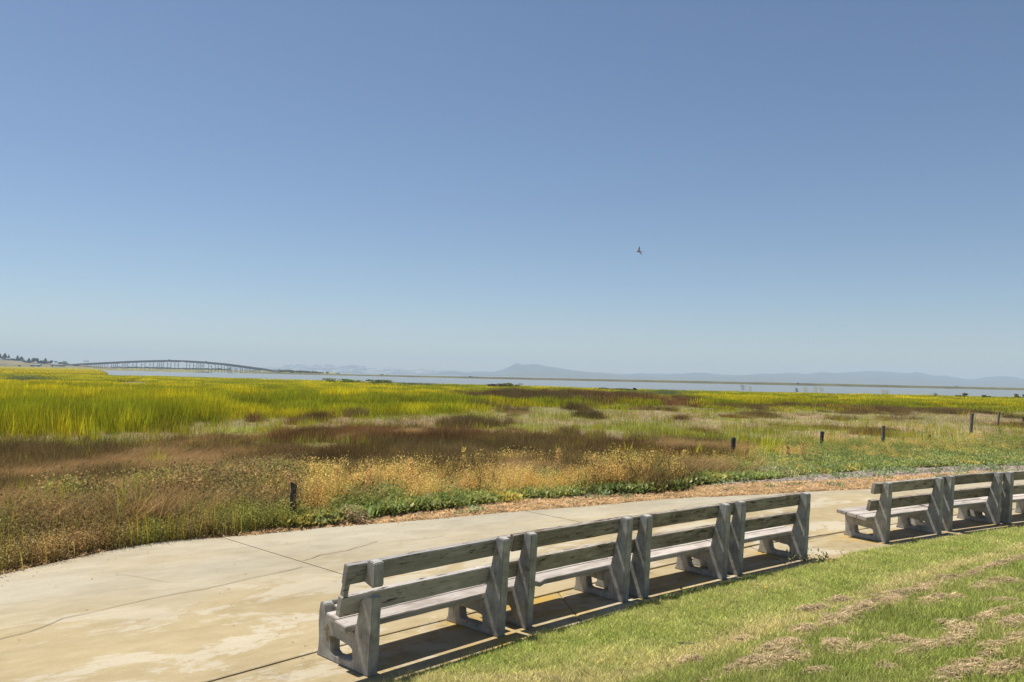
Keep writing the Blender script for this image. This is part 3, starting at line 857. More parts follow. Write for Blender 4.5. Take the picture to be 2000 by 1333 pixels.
rush_src = [src('rush_clump', merge(blades(48, 0.30, 0.56, 0.018, 0.42, 0.35, 2, 0.45, 0.6, seed=40 + s, tip=1.5), flecks([(rng.normal() * .15, rng.normal() * .15, rng.uniform(.3, .6)) for _ in range(14)], 0.02, np.random.default_rng(s), 0.5))) for s in range(4)]
i = sel(B_)
hs = (0.5 + 0.8 * big[i]) * rng.uniform(0.7, 1.3, len(i)) * np.interp(pxx[i], [1150, 1450], [1.0, 0.62])
red = np.clip((fbm(xx[i] / 6, yy[i] / 8, 81) - 0.45) * 4, 0, 1)
tb = tinted(i, B_, 0.55, 0.12, (0.175, 0.092, 0.036), red)
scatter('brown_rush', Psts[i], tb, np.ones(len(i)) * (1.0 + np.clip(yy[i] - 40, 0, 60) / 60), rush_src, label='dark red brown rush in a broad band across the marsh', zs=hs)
j = i[rng.random(len(i)) < 0.03 + 0.22 * (fbm(xx[i] / 1.8, yy[i] / 3.5, 102) > 0.60)]
scatter('rush_reeds', Psts[j], tinted(j, T_, 0.25, 0.15, (0.40, 0.36, 0.12), rng.random(len(j))), np.ones(len(j)) * 1.15, sparse_src, label='single green reeds poking out of the brown rush')

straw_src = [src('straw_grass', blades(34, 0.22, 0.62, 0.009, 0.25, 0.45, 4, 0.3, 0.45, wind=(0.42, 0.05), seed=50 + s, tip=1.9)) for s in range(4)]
i = sel(D_)
rot = np.zeros((len(i), 3), np.float32); rot[:, 2] = rng.normal(0, 0.5, len(i))
tb = tinted(i, D_, 0.35, 0.1, (0.22, 0.13, 0.055), np.clip(rng.random(len(i)) * 0.6 + (fbm(xx[i] / 2, yy[i] / 2, 82)) * 0.6, 0, 1))
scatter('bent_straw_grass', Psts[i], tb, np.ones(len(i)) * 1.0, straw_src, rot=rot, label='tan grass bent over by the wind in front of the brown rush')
# rush base under the straw
# near band: denser dedicated sampling along the path berm
NB = 165000
seglen = np.linalg.norm(np.diff(np.array(F_EDGE[2:]), axis=0), axis=1)
cum = np.concatenate([[0], np.cumsum(seglen)]) / seglen.sum()
FE = np.array(F_EDGE[2:])
q = rng.random(NB)
bx = np.interp(q, cum, FE[:, 0]); by = np.interp(q, cum, FE[:, 1])
k_ = np.clip(np.searchsorted(cum, q) - 1, 0, len(seglen) - 1)
dd = (FE[k_ + 1] - FE[k_]) / seglen[k_][:, None]
off = rng.uniform(0.0, 1, NB) ** 1.3 * np.interp(bx, [0, 3, 10], [14, 17, 34])
bx = bx - dd[:, 1] * off; by = by + dd[:, 0] * off
bd = sdist(bx, by, F_EDGE); m = bd > 0.02
bx, by, bd = bx[m], by[m], bd[m]
bz = ground_z(bx, by)
xx, yy, zz, dE = bx, by, bz, bd
kind, pxx, pyy = classify(xx, yy, zz, rng.normal(size=len(xx)) * 0.8)
big = fbm(xx / 3, yy / 3, 91); med = fbm(xx / 0.5, yy / 0.5, 92)
Psts = np.stack([xx, yy, zz], 1)
gold_src = [src('gold_weed', goldweed(60 + s)) for s in range(5)]
i = sel(Y_, 0.42, (fbm(xx / 0.75, yy / 0.75, 98) + rng.normal(size=len(xx)) * 0.05 > 0.51))
gr = np.clip((fbm(xx[i] / 1.3, yy[i] / 1.3, 93) - 0.50) * 5, 0, 1)
scatter('golden_pepperweed', Psts[i], tinted(i, Y_, 0.22, 0.1, (0.72, 0.62, 0.16), gr), rng.uniform(0.3, 1.1, len(i)) * (0.45 + 0.75 * big[i]) * np.interp(pxx[i], [1200, 1500], [1.0, 0.72]), gold_src, label='fluffy golden dried weeds along the bank beyond the path')
i = sel(Y_, 0.45, (fbm(xx / 0.75, yy / 0.75, 98) < 0.54))
green_src = [src('green_weed', scrub(70 + s, 0.42, 110, 0.03)) for s in range(3)]
scatter('green_weeds', Psts[i], tinted(i, G_, 0.25, 0.15), rng.uniform(0.5, 1.0, len(i)), green_src, label='green leafy weeds mixed into the golden ones')
i = sel(G_, 1.0)
leaf_src = [src('leafy_clump', leafy(80 + s), M_LEAF_GLOSS) for s in range(4)]
yl = np.clip((fbm(xx[i] / 0.7, yy[i] / 0.7, 94) - 0.6) * 6, 0, 1)
scatter('leafy_ground_cover', Psts[i], tinted(i, G_, 0.3, 0.15, (0.62, 0.52, 0.12), yl), rng.uniform(0.8, 1.7, len(i)) * (0.7 + 0.7 * big[i]), leaf_src, label='fresh green leafy ground cover between the weeds and the wood chips')
i = sel(S_, 0.85)
scrub_src = [src('scrub_clump', scrub(100 + s)) for s in range(5)]
tan_ = np.clip((fbm(xx[i] / 1.1, yy[i] / 1.1, 95) - 0.42) * 4, 0, 1)
ts = tinted(i, S_, 0.45, 0.15, (0.52, 0.34, 0.15), tan_ * 0.9); 
gg = np.clip((fbm(xx[i] / 0.8, yy[i] / 0.8, 96) - 0.50) * 6 + (pxx[i] < 330) * 0.1, 0, 1); ts = ts + (np.array([0.36, 0.40, 0.09]) - ts) * gg[:, None] * 0.7
hS = np.clip(0.45 + dE[i] * 0.28, 0.3, 1.15)
scatter('mixed_scrub', Psts[i], ts, rng.uniform(0.6, 1.1, len(i)) * hS, scrub_src, label='tangled olive and tan scrub crowding the path edge at the near end')
i = sel(S_, 0.10)
scatter('scrub_grass', Psts[i], tinted(i, T_, 0.3, 0.2, (0.6, 0.48, 0.18), rng.random(len(i)) * .8), np.ones(len(i)) * 0.7, sparse_src, label='upright grass blades rising out of the scrub')
i = sel(S_, 0.25, pyy < 1010)
rot = np.zeros((len(i), 3), np.float32); rot[:, 2] = rng.normal(0, 0.6, len(i))
scatter('scrub_straw', Psts[i], tinted(i, D_, 0.3, 0.1), rng.uniform(0.6, 1.0, len(i)), straw_src, rot=rot, label='bleached straw leaning over the scrub')

# wood chip strip
NC = 52000
q = rng.random(NC) ** 0.8
bx = np.interp(q, cum, FE[:, 0]); by = np.interp(q, cum, FE[:, 1])
k_ = np.clip(np.searchsorted(cum, q) - 1, 0, len(seglen) - 1)
dd = (FE[k_ + 1] - FE[k_]) / seglen[k_][:, None]
off = rng.uniform(-0.03, 1, NC) * 4.2
bx = bx - dd[:, 1] * off; by = by + dd[:, 0] * off
bz = ground_z(bx, by)
kc, cpx, cpy = classify(bx, by, bz)
bd = sdist(bx, by, F_EDGE)
m = (bd > 0.0) & ((kc == C_) | ((kc == G_) & (rng.random(len(bx)) < 0.25))) & (cpx > 540)
bx, by, bz, bd = bx[m], by[m], bz[m], bd[m]
n = len(bx)
pal = np.array([(0.56, 0.45, 0.30), (0.42, 0.32, 0.20), (0.68, 0.58, 0.45), (0.22, 0.16, 0.11), (0.56, 0.51, 0.45), (0.58, 0.44, 0.26)])
grey = np.clip((bx - 1) / 6, 0, 1)
ct = pal[rng.integers(0, 6, n)]; ct = ct * (1 - grey[:, None] * 0.5) + (np.array([0.52, 0.47, 0.43]) * rng.uniform(0.4, 1.35, n)[:, None]) * grey[:, None] * 0.5
rot = np.stack([rng.normal(0, 0.25, n), rng.normal(0, 0.25, n), rng.uniform(0, 6.28, n)], 1)
scatter('wood_chips', np.stack([bx, by, bz + rng.uniform(0.0, 0.02, n)], 1), np.clip(ct, 0.03, 0.8), rng.uniform(0.5, 1.35, n), [src('chip', chip(s)) for s in range(6)], rot=rot, label='strip of pale wood chip mulch along the far edge of the path')
m = (rng.random(n) < 0.028) & (fbm(bx / 0.8, by / 0.8, 97) > 0.52) & (bd > 0.25)
j = np.nonzero(m)[0]
scatter('mulch_weeds', np.stack([bx[j], by[j], bz[j]], 1), np.array([0.28, 0.34, 0.15])[None] * rng.uniform(0.7, 1.3, (len(j), 1)), rng.uniform(0.6, 1.3, len(j)), leaf_src, label='small green weeds dotted through the wood chips')
# dry litter spilling along the path edge
q = rng.random(9000)
bx = np.interp(q, cum, FE[:, 0]); by = np.interp(q, cum, FE[:, 1]); k_ = np.clip(np.searchsorted(cum, q) - 1, 0, len(seglen) - 1)
dd = (FE[k_ + 1] - FE[k_]) / seglen[k_][:, None]; off = rng.uniform(0, 1, 9000) ** 1.5 * 1.6
bx = bx - dd[:, 1] * off; by = by + dd[:, 0] * off; bz = ground_z(bx, by)
m = sdist(bx, by, F_EDGE) > 0.05
bx, by, bz = bx[m], by[m], bz[m]
straw_flat = [src('litter_tuft', flat_straw(s)) for s in range(4)]
scatter('dry_litter', np.stack([bx, by, bz + 0.01], 1), np.array([0.70, 0.48, 0.25])[None] * rng.uniform(0.6, 1.25, (len(bx), 1)), rng.uniform(0.9, 1.9, len(bx)), straw_flat, label='dry plant litter lying along the path edge')

# grit, bark crumbs and blown leaves on the path
ng_ = 1500
t_ = rng.random(ng_); e_ = rng.random(ng_)
A_, B__ = resample(seg(F_EDGE, -7.2, 15), 300), resample(seg(J_LINE, -7.5, 15), 300)
ix = (t_ * 299).astype(int); f_ = np.where(rng.random(ng_) < 0.8, e_ ** 4 * 0.3, e_)
pp = A_[ix] * (1 - f_[:, None]) + B__[ix] * f_[:, None]
pal2 = np.array([(0.26, 0.20, 0.13), (0.38, 0.29, 0.18), (0.20, 0.17, 0.13), (0.55, 0.47, 0.35)])
rot = np.stack([np.zeros(ng_), np.zeros(ng_), rng.uniform(0, 6.28, ng_)], 1)
scatter('path_grit', np.concatenate([pp, np.full((ng_, 1), 0.004)], 1), pal2[rng.integers(0, 4, ng_)], rng.uniform(0.06, 0.26, ng_) ** 1.1, [src('crumb', chip(40 + s)) for s in range(4)], rot=rot, label='grit and bark crumbs lying on the concrete path')

# far reeds to the left, out to the bank
nf = 26000
u_ = rng.uniform(-0.80, -0.50, nf); y_ = 300 * (1290 / 300) ** rng.random(nf)
x_ = u_ * y_; e_ = np.interp(u_, U_E, D_E); m = y_ < e_
x_, y_ = x_[m], y_[m]; z_ = ground_z(x_, y_); m = z_ > -1.2; x_, y_, z_ = x_[m], y_[m], z_[m]
b_ = fbm(x_ / 30, y_ / 90, 66)
tc = np.array(TINT[T_])[None] * (0.35 + 0.8 * b_[:, None]) * rng.uniform(0.75, 1.25, (len(x_), 1))
scatter('far_reeds', np.stack([x_, y_, z_], 1), tc, 2.0 + y_ / 250, tule_src[3:], label='distant reed beds reaching back to the wooded bank', zs=(0.7 + 0.4 * b_) / (2 + y_ / 250))

# ------------------------------------------------------------------ lawn grass
def lawn_points(n, y0, y1, pw_):
    u_ = rng.uniform(-0.75, 0.85, n); t_ = rng.random(n)
    y_ = (y0 ** pw_ + t_ * (y1 ** pw_ - y0 ** pw_)) ** (1 / pw_)
    x_ = u_ * y_
    s = -sdist(x_, y_, LS)
    e = (fbm(x_ * 3, y_ * 3, 12) - 0.5) * 0.16
    m = s > 0.0 + e
    return x_[m], y_[m], s[m]
gx_, gy_, gs_ = lawn_points(150000, 3.0, 19.0, 0.9)
gz_ = lawn_z(gx_, gy_, gs_)
mm, dr, lo = lawn_mix(gx_, gy_)
tur_src = [src('turf_tuft', blades(34, 0.05, 0.040, 0.0050, 0.6, 0.5, 2, 0.5, 0.6, seed=120 + s, tip=1.1)) for s in range(5)]
keep = rng.random(len(gx_)) > np.clip((mm - 0.2) * 1.2, 0, 0.93)
x_, y_, z_, d_, l_ = gx_[keep], gy_[keep], gz_[keep], dr[keep], lo[keep]
n1 = fbm(x_ / 0.35, y_ / 0.35, 53); n3 = fbm(x_ / 1.6, y_ / 1.6, 54)
ga, gb, gdry = np.array([0.36, 0.42, 0.09]), np.array([0.58, 0.62, 0.17]), np.array([0.80, 0.66, 0.33])
lush = np.clip(l_ / 120, 0, 1)                            # greener beyond the worn line
gcol = ga + (gb - ga) * n1[:, None]
gcol = gcol * (1 - 0.22 * lush[:, None] * n3[:, None])
dd2 = np.clip(d_ + (n1 - 0.5) * 0.8 - 0.10 * lush + rng.normal(0, 0.14, len(x_)), 0, 1)
gcol = gcol + (gdry - gcol) * dd2[:, None] * 0.78
gcol *= rng.uniform(0.6, 1.3, (len(x_), 1))
hz = 0.7 + 0.9 * lush * n3 + 0.3 * n1
scatter('lawn_grass', np.stack([x_, y_, z_], 1), gcol, rng.uniform(0.8, 1.3, len(x_)) * (0.85 + y_ / 25), tur_src, label='mown green and yellowing lawn grass sloping up from the benches', zs=hz)
# straw clippings
th_src = [src('clipping_tuft', flat_straw(10 + s, 50, 0.055, 0.05, 0.0026, 0.03)) for s in range(4)]
k2 = rng.random(len(gx_)) < np.clip(mm * 1.1, 0, 1) * 0.65
x_, y_, z_, m2 = gx_[k2], gy_[k2], gz_[k2], mm[k2]
tc = np.array([0.60, 0.46, 0.27])[None] * (0.55 + 0.75 * fbm(x_ / 0.09, y_ / 0.09, 56))[:, None] * rng.uniform(0.75, 1.2, (len(x_), 1))
scatter('dry_clippings', np.stack([x_, y_, z_ + 0.022 + 0.035 * m2 * fbm(x_ / 0.12, y_ / 0.12, 57)], 1), tc, rng.uniform(0.8, 1.4, len(x_)), th_src, label='brown clumps of dried mower clippings on the lawn')
k3 = rng.random(len(gx_)) < 0.05
scatter('lawn_straws', np.stack([gx_[k3], gy_[k3], gz_[k3] + 0.01], 1), np.array([0.70, 0.56, 0.33])[None] * rng.uniform(0.7, 1.3, (k3.sum(), 1)), rng.uniform(0.5, 1, k3.sum()), th_src, label='loose dry straws sprinkled over the grass')

# ------------------------------------------------------------------ benches
def roughen(bm, amp=0.003, f=9.0, seed=0.0):
    for v in bm.verts:
        p = v.co * f + Vector((seed, seed * 1.7, 0))
        v.co += mnoise.noise_vector(p) * amp

def side_frame_bm(profile, hole, th, seed=0.0, s0=0.0):
    """outline in (n, z) extruded along x by th; x negative side first"""
    bm = bmesh.new()
    edges = []
    for loop in ([profile] + ([hole] if hole else [])):
        # subdivide long edges so the surface can be uneven
        pts = []
        for (a, b) in zip(loop, loop[1:] + loop[:1]):
            n = max(1, int(math.dist(a, b) / 0.06))
            for k in range(n): pts.append((a[0] + (b[0] - a[0]) * k / n, a[1] + (b[1] - a[1]) * k / n))
        vs = [bm.verts.new((s0, -p[0], p[1])) for p in pts]
        for a, b in zip(vs, vs[1:] + vs[:1]): edges.append(bm.edges.new((a, b)))
    r = bmesh.ops.triangle_fill(bm, edges=edges, use_beauty=True, use_dissolve=False)
    fs = [f for f in r['geom'] if isinstance(f, bmesh.types.BMFace)]
    ex = bmesh.ops.extrude_face_region(bm, geom=fs)
    bmesh.ops.translate(bm, verts=[v for v in ex['geom'] if isinstance(v, bmesh.types.BMVert)], vec=(th, 0, 0))
    bmesh.ops.recalc_face_normals(bm, faces=bm.faces[:])
    sharp = [e for e in bm.edges if len(e.link_faces) == 2 and e.calc_face_angle(0) > R(60)]
    bmesh.ops.bevel(bm, geom=sharp, offset=0.007, segments=2, affect='EDGES', clamp_overlap=True)
    roughen(bm, 0.004, 8.0, seed)
    return bm

# (n, z): n = 0 at the back foot, negative towards the path
PROFILE = [(-0.700, 0.0), (-0.668, 0.05), (-0.662, 0.12), (-0.672, 0.345), (-0.19, 0.293), (-0.150, 0.44), (-0.120, 0.575), (-0.100, 0.63), (-0.048, 0.862), (-0.020, 0.876), (0.052, 0.866), (0.056, 0.83), (0.036, 0.5), (0.006, 0.0)]
HOLE = [(-0.485, 0.075), (-0.50, 0.165), (-0.48, 0.182), (-0.23, 0.165), (-0.205, 0.145), (-0.20, 0.078), (-0.215, 0.065), (-0.455, 0.06)]

def plank_bm(s0, s1, a, b, th, seed, amp=0.0025, chipped=False):
    """plank from s0 to s1; a,b = (n,z) of the bottom and top of its back face; th = thickness towards the front"""
    bm = bmesh.new()
    a, b = Vector((-a[0], a[1])), Vector((-b[0], b[1]))
    up = (b - a).normalized(); fr = Vector((up.y, -up.x))
    if fr.x < 0: fr = -fr
    q = [a, b, b + fr * th, a + fr * th]
    n = max(2, int((s1 - s0) / 0.07)); rings = []
    for k in range(n + 1):
        s = s0 + (s1 - s0) * k / n
        rings.append([bm.verts.new((s, p.x, p.y)) for p in q])
    for r0, r1 in zip(rings[:-1], rings[1:]):
        for j in range(4): bm.faces.new((r0[j], r0[(j + 1) % 4], r1[(j + 1) % 4], r1[j]))
    bm.faces.new(rings[0][::-1]); bm.faces.new(rings[-1])
    bmesh.ops.recalc_face_normals(bm, faces=bm.faces[:])
    long_ = [e for e in bm.edges if e.calc_face_angle(0) > R(60)]
    bmesh.ops.bevel(bm, geom=long_, offset=0.0055, segments=2, affect='EDGES')
    if chipped:
        for v in bm.verts:
            v.co.z -= 0.03 * max(0, 1 - abs(v.co.x - 0.28) / 0.05) * (1 if v.co.z > 0.3 and v.co.y < 0.24 else 0)
    roughen(bm, amp, 5.0, seed)
    return bm

BN = [(-.981, 6.399, .805), (.243, 7.662, .754), (1.497, 8.781, .701), (2.814, 9.914, .677), (5.581, 12.097, .587), (7.07, 13.159, .547), (8.511, 13.974, .505)]
AL = 1.40; PT = 0.09; OV = 0.115
SIDE_MESH = {}
def bench(idx, x, y, th, label, slatmat, length=AL, broken=False):
    zb = -0.010
    t = empty('park_bench', (x, y, zb), th)
    tag(t, label, 'bench', 'weathered concrete and timber benches facing the marsh')
    sd_ = idx * 3.1
    if not broken:
        bm = side_frame_bm(PROFILE, HOLE, PT, sd_, -PT)
        bm_obj('side_frame', bm, M_CONC, t)
    else:
        prof = [(-0.705, 0.0), (-0.690, 0.05), (-0.68, 0.14), (-0.690, 0.26), (-0.682, 0.36), (-0.67, 0.425), (-0.645, 0.437), (-0.60, 0.425), (-0.58, 0.338), (-0.19, 0.293), (-0.150, 0.44), (-0.128, 0.545), (-0.04, 0.600), (0.036, 0.608), (0.03, 0.45), (0.006, 0.0)]
        hole = [(-0.50, 0.075), (-0.50, 0.19), (-0.47, 0.20), (-0.25, 0.17), (-0.215, 0.155), (-0.205, 0.085), (-0.23, 0.065), (-0.455, 0.055)]
        o = bm_obj('side_frame', side_frame_bm(prof, hole, PT, sd_, -PT), M_CONC, t)
        o['label'] = 'broken side frame with its upright cut off below the top slat'
        top = [(-0.078, 0.70), (-0.048, 0.862), (-0.020, 0.876), (0.052, 0.866), (0.054, 0.69), (0.02, 0.672)]
        o = bm_obj('post_stub', side_frame_bm(top, None, PT, sd_ + 1, -PT), M_CONC, t)
        o['label'] = 'loose top of the upright still fixed to the top slat'
        # curved timber upright between the slat ends
        bm = plank_bm(-0.245, -0.205, (-0.125, 0.585), (-0.085, 0.735), 0.055, 4.2)
        o = bm_obj('upright', bm, M_SLAT_GREY, t)
        # short board at the front end
        bm = plank_bm(-0.03, 0.30, (-0.655, 0.345), (-0.650, 0.425), 0.035, 5.1)
        o = bm_obj('front_board', bm, M_SLAT_GREY, t)
    # far frame, at the other end
    bm = side_frame_bm(PROFILE, HOLE, PT, sd_ + 7, length - PT)
    bm_obj('side_frame', bm, M_CONC, t)
    s0, s1 = -PT - OV, length + OV
    ss = s0 - (0.055 if idx in (0, 4) else 0)
    bm_obj('back_slat', plank_bm(ss, s1, (-0.082, 0.700), (-0.050, 0.852), 0.058, sd_ + 1), slatmat, t)
    bm_obj('back_slat', plank_bm(ss, s1, (-0.152, 0.445), (-0.117, 0.600), 0.058, sd_ + 2), slatmat, t)
    # three seat planks on the sloping seat rail
    def rail(n): return 0.293 + (-0.19 - n) / 0.482 * 0.052
    for k, (n0, n1) in enumerate([(-0.700, -0.538), (-0.530, -0.370), (-0.362, -0.205)]):
        bm = bmesh.new(); bm.free()
        a, b = (n0, rail(n0) + 0.001), (n1, rail(n1) + 0.001)
        bm = plank_bm((0.02, -0.13, -0.165)[k] if broken else ss, s1, a, b, -0.052, sd_ + 3 + k, 0.0025, chipped=(idx == 1 and k == 2))
        bm_obj('seat_plank', bm, M_SEAT, t)
    return t

LB = ['weathered bench with the broken front end frame, the first one along the path',
      'second bench from the broken one, with white drips on its mossy lower slat',
      'third bench of the near row of four, between the drip-stained bench and the end bench',
      'last bench of the near row, with its end frame beside the open gap',
      'bench with overhanging slat ends that starts the second row beyond the gap',
      'middle bench of the second row, beside the one with overhanging slat ends',
      'third bench of the second row, cut off by the edge of the photo']
for i, (x, y, th) in enumerate(BN):
    bench(i, x, y, th, LB[i], M_SLAT_GREY if i == 0 else M_SLAT_GREEN, broken=(i == 0))
# small square footing beside the row of benches is part of the pad (thin raised lip)

# ------------------------------------------------------------------ fence posts
def tube_path(bm, pts, radii, seg_=7, cap=True):
    rings = []
    for i, p in enumerate(pts):
        p = Vector(p)
        t_ = (Vector(pts[min(i + 1, len(pts) - 1)]) - Vector(pts[max(i - 1, 0)])).normalized()
        a = t_.orthogonal().normalized(); b = t_.cross(a)
        if i: 
            a = (la - t_ * la.dot(t_)).normalized(); b = t_.cross(a)
        la = a
        rings.append([bm.verts.new(p + (a * math.cos(k / seg_ * 6.2832) + b * math.sin(k / seg_ * 6.2832)) * radii[i]) for k in range(seg_)])
    for r0, r1 in zip(rings[:-1], rings[1:]):
        for k in range(seg_): bm.faces.new((r0[k], r0[(k + 1) % seg_], r1[(k + 1) % seg_], r1[k]))
    if cap: bm.faces.new(rings[0][::-1]); bm.faces.new(rings[-1])

def fence_post(px, pt, pb, dist, w, lean, label, mat, notch=False):
    tx, ty, tz = at_d(px, pt, dist)
    gz = float(ground_z(np.array([tx]), np.array([dist]))[0]) - 0.15
    h = tz - gz
    bm = bmesh.new()
    n = 8
    pts = [(lean * h * (k / n) - lean * h, 0, gz + h * k / n) for k in range(n + 1)]
    tube_path(bm, pts, [w / 2 * (1 + 0.12 * random.uniform(-1, 1)) for _ in pts], 8)
    if notch:
        for v in bm.verts:
            if v.co.z > tz - 0.02: v.co.z -= 0.05 * (math.sin(v.co.x * 60) > 0)
    roughen(bm, 0.012, 11, px)
    o = bm_obj('fence_post', bm, mat)
    o.location = (tx, ty, 0)
    tag(o, label, 'post', 'old fence posts standing in the marsh')
    return o
fence_post(574, 942, 1005, 12.6, 0.098, 0.02, 'blackened wooden post rising from the scrub beside the path', M_POST, True)
fence_post(1433, 855, 893, 33, 0.17, 0.06, 'dark leaning post behind the golden weeds, nearest of the marsh fence line', M_POST)
fence_post(1606, 843, 878, 40, 0.20, 0.05, 'thick dark post standing at the end of the brown rush', M_POST)
fence_post(1725.5, 832, 875, 41.5, 0.17, 0.03, 'straight dark post alone in the pale green flats', M_POST_L)
fence_post(1816, 850, 866, 45, 0.12, 0.0, 'short broken post stump in the green flats', M_POST)
fence_post(1899, 808, 851, 52, 0.20, 0.08, 'tall leaning grey post beside the brown rush patch', M_POST_L)
p = fence_post(1952, 805, 839, 60, 0.15, 0.12, 'pale leaning post propped by a short strut', M_POST_L)
tp = at_d(1952, 826, 60); bs = at_d(1940, 839, 60)
bm = bmesh.new(); tube_path(bm, [(bs[0] - p.location.x, 0, bs[2]), (tp[0] - p.location.x - 0.05, 0.0, tp[2])], [0.045, 0.045], 6)
bm_obj('strut', bm, M_POST_L, p)
fence_post(1999, 815, 838, 66, 0.18, 0.04, 'last post of the fence line at the very edge of the photo', M_POST)

# ------------------------------------------------------------------ single tufts, stalks and small lawn objects
def plant_thing(name, vfs, x, y, z, col, label, cat, trans=0.45, scale=1.0):
    V, Fc, S = vfs
    me = mesh_np(name, V, Fc, {'shade': np.array(S)})
    t = empty(name, (x, y, z)); tag(t, label, cat)
    o = link_mesh('foliage', me, leaf_mat(name + '_leaf', col=col, trans=trans), t); o.scale = (scale,) * 3
    o['kind'] = 'stuff'; return t
def gnd(px, py, z0=-0.5):
    z = z0
    for _ in range(8):
        x, y = at(px, py, z); z = float(ground_z(np.array([x]), np.array([y]))[0])
    return x, y, z
YG = (0.62, 0.60, 0.03)
for k, (px, py, r_, h_, n_, lab) in enumerate([(312, 930, 0.32, 0.75, 40, 'bright yellow green reed tuft in the brown rush near the left'),
        (322, 1000, 0.14, 0.85, 16, 'slim yellow green reed fan above the scrub, right of its smaller twin'),
        (285, 995, 0.12, 0.65, 12, 'smaller slim reed fan leaning left above the scrub'),
        (252, 1040, 0.10, 0.7, 10, 'thin green reed rising from the scrub beside the path'),
        (455, 895, 0.20, 0.7, 16, 'few yellow reeds standing behind the dark rush'),
        (765, 960, 0.12, 0.7, 10, 'thin yellow reed blades behind the golden weeds near mid bank'),
        (1500, 892, 0.45, 0.95, 36, 'yellow green reed clump between two fence posts'),
        (1362, 905, 0.3, 0.8, 22, 'yellow green reeds beside the dark leaning fence post'),
        (1215, 905, 0.3, 0.8, 16, 'yellow reeds rising behind the dead dark stalk')]):
    x, y, z = gnd(px, py)
    plant_thing('reed_tuft', blades(n_, r_, h_, 0.028, 0.35, 0.25, 3, 0.25, 0.25, seed=200 + k, tip=1.1), x, y, z, YG, lab, 'reed tuft')
def stalk(px, py, h, col, label, seed, dens=90, fs=0.03):
    x, y, z = gnd(px, py)
    r = np.random.default_rng(seed); cs = []
    for k in range(dens):
        f = r.uniform(0.35, 1); cs.append((r.normal() * 0.07 * (1.35 - f), r.normal() * 0.07 * (1.35 - f), h * f))
    plant_thing('weed_stalk', merge(blades(3, 0.03, h, 0.014, 0.08, 0.05, 3, 0.1, 0.2, seed=seed), flecks(cs, fs, r, .3)), x, y, z, col, label, 'weed stalk')
stalk(1212, 955, 0.75, (0.07, 0.03, 0.02), 'dead dark brown dock stalk in front of the golden weeds', 301, 60)
stalk(1219, 955, 0.45, (0.07, 0.03, 0.02), 'shorter dark dock stalk beside the tall one', 302, 50)
stalk(1025, 930, 0.95, (0.42, 0.30, 0.14), 'tall feathery weed stalk standing above the golden weeds', 303, 110)
stalk(1275, 925, 0.7, (0.42, 0.33, 0.12), 'tan weed plume rising left of the leaning post', 304, 110)
stalk(1458, 915, 1.0, (0.62, 0.38, 0.16), 'orange tan weed plume just right of the leaning post', 305, 150, 0.035)
stalk(1538, 905, 0.9, (0.42, 0.32, 0.14), 'pale weed plume between the yellow reeds and the thick post', 306, 130, 0.035)
stalk(1568, 900, 0.8, (0.6, 0.38, 0.16), 'leaning orange weed plume close to the thick dark post', 307, 130, 0.035)
stalk(975, 945, 0.8, (0.42, 0.36, 0.12), 'olive gold weed plume on the bank, left of the tall feathery one', 308, 110)

for k, (px, py, h_, lab) in enumerate([(800, 985, 0.85, 'golden weed plume on the bank above the first bench'), (655, 1000, 0.8, 'tan weed plume right of the black post near the path'), (905, 960, 0.95, 'tall pale gold plume leaning over the leafy ground cover'),
        (1090, 950, 0.85, 'orange gold plume on the bank beyond the second bench'), (1160, 948, 0.7, 'yellowish plume between the orange gold one and the dead stalks'), (1335, 935, 0.8, 'gold plume on the bank left of the leaning dark post'),
        (720, 992, 0.7, 'short golden plume between two taller ones left of mid bank'), (1395, 925, 0.75, 'orange plume on the bank just left of the leaning post')]):
    stalk(px, py, h_, (0.80, 0.52 + 0.04 * (k % 3), 0.2), lab, 330 + k, 190, 0.026)

# ice plant clump with straw heap at the path edge
x, y, z = gnd(655, 1018)
V = blades(140, 0.42, 0.16, 0.022, 0.35, 0.2, 2, 0.35, 0.3, seed=401)
plant_thing('ice_plant', V, x, y, z, (0.24, 0.36, 0.03), 'bright green ice plant clump at the path edge right of the black post', 'plant')
x, y, z = gnd(684, 1022)
plant_thing('straw_heap', flat_straw(402, 420, 0.32, 0.22, 0.006, 0.30), x, y, z, (0.52, 0.38, 0.23), 'heap of dead straw on the path edge beside the ice plant', 'straw heap', 0.3)
bm = bmesh.new(); x, y, z = gnd(573, 1030)
tube_path(bm, [(0, 0, 0.05), (-0.05, 0.0, 0.14), (-0.09, 0.02, 0.24)], [0.014, 0.013, 0.008], 6)
o = bm_obj('driftwood_stick', bm, simple('bleached_wood', (0.5, 0.45, 0.38))); o.location = (x, y, z); tag(o, 'short bleached stick poking out of the scrub below the black post', 'stick')

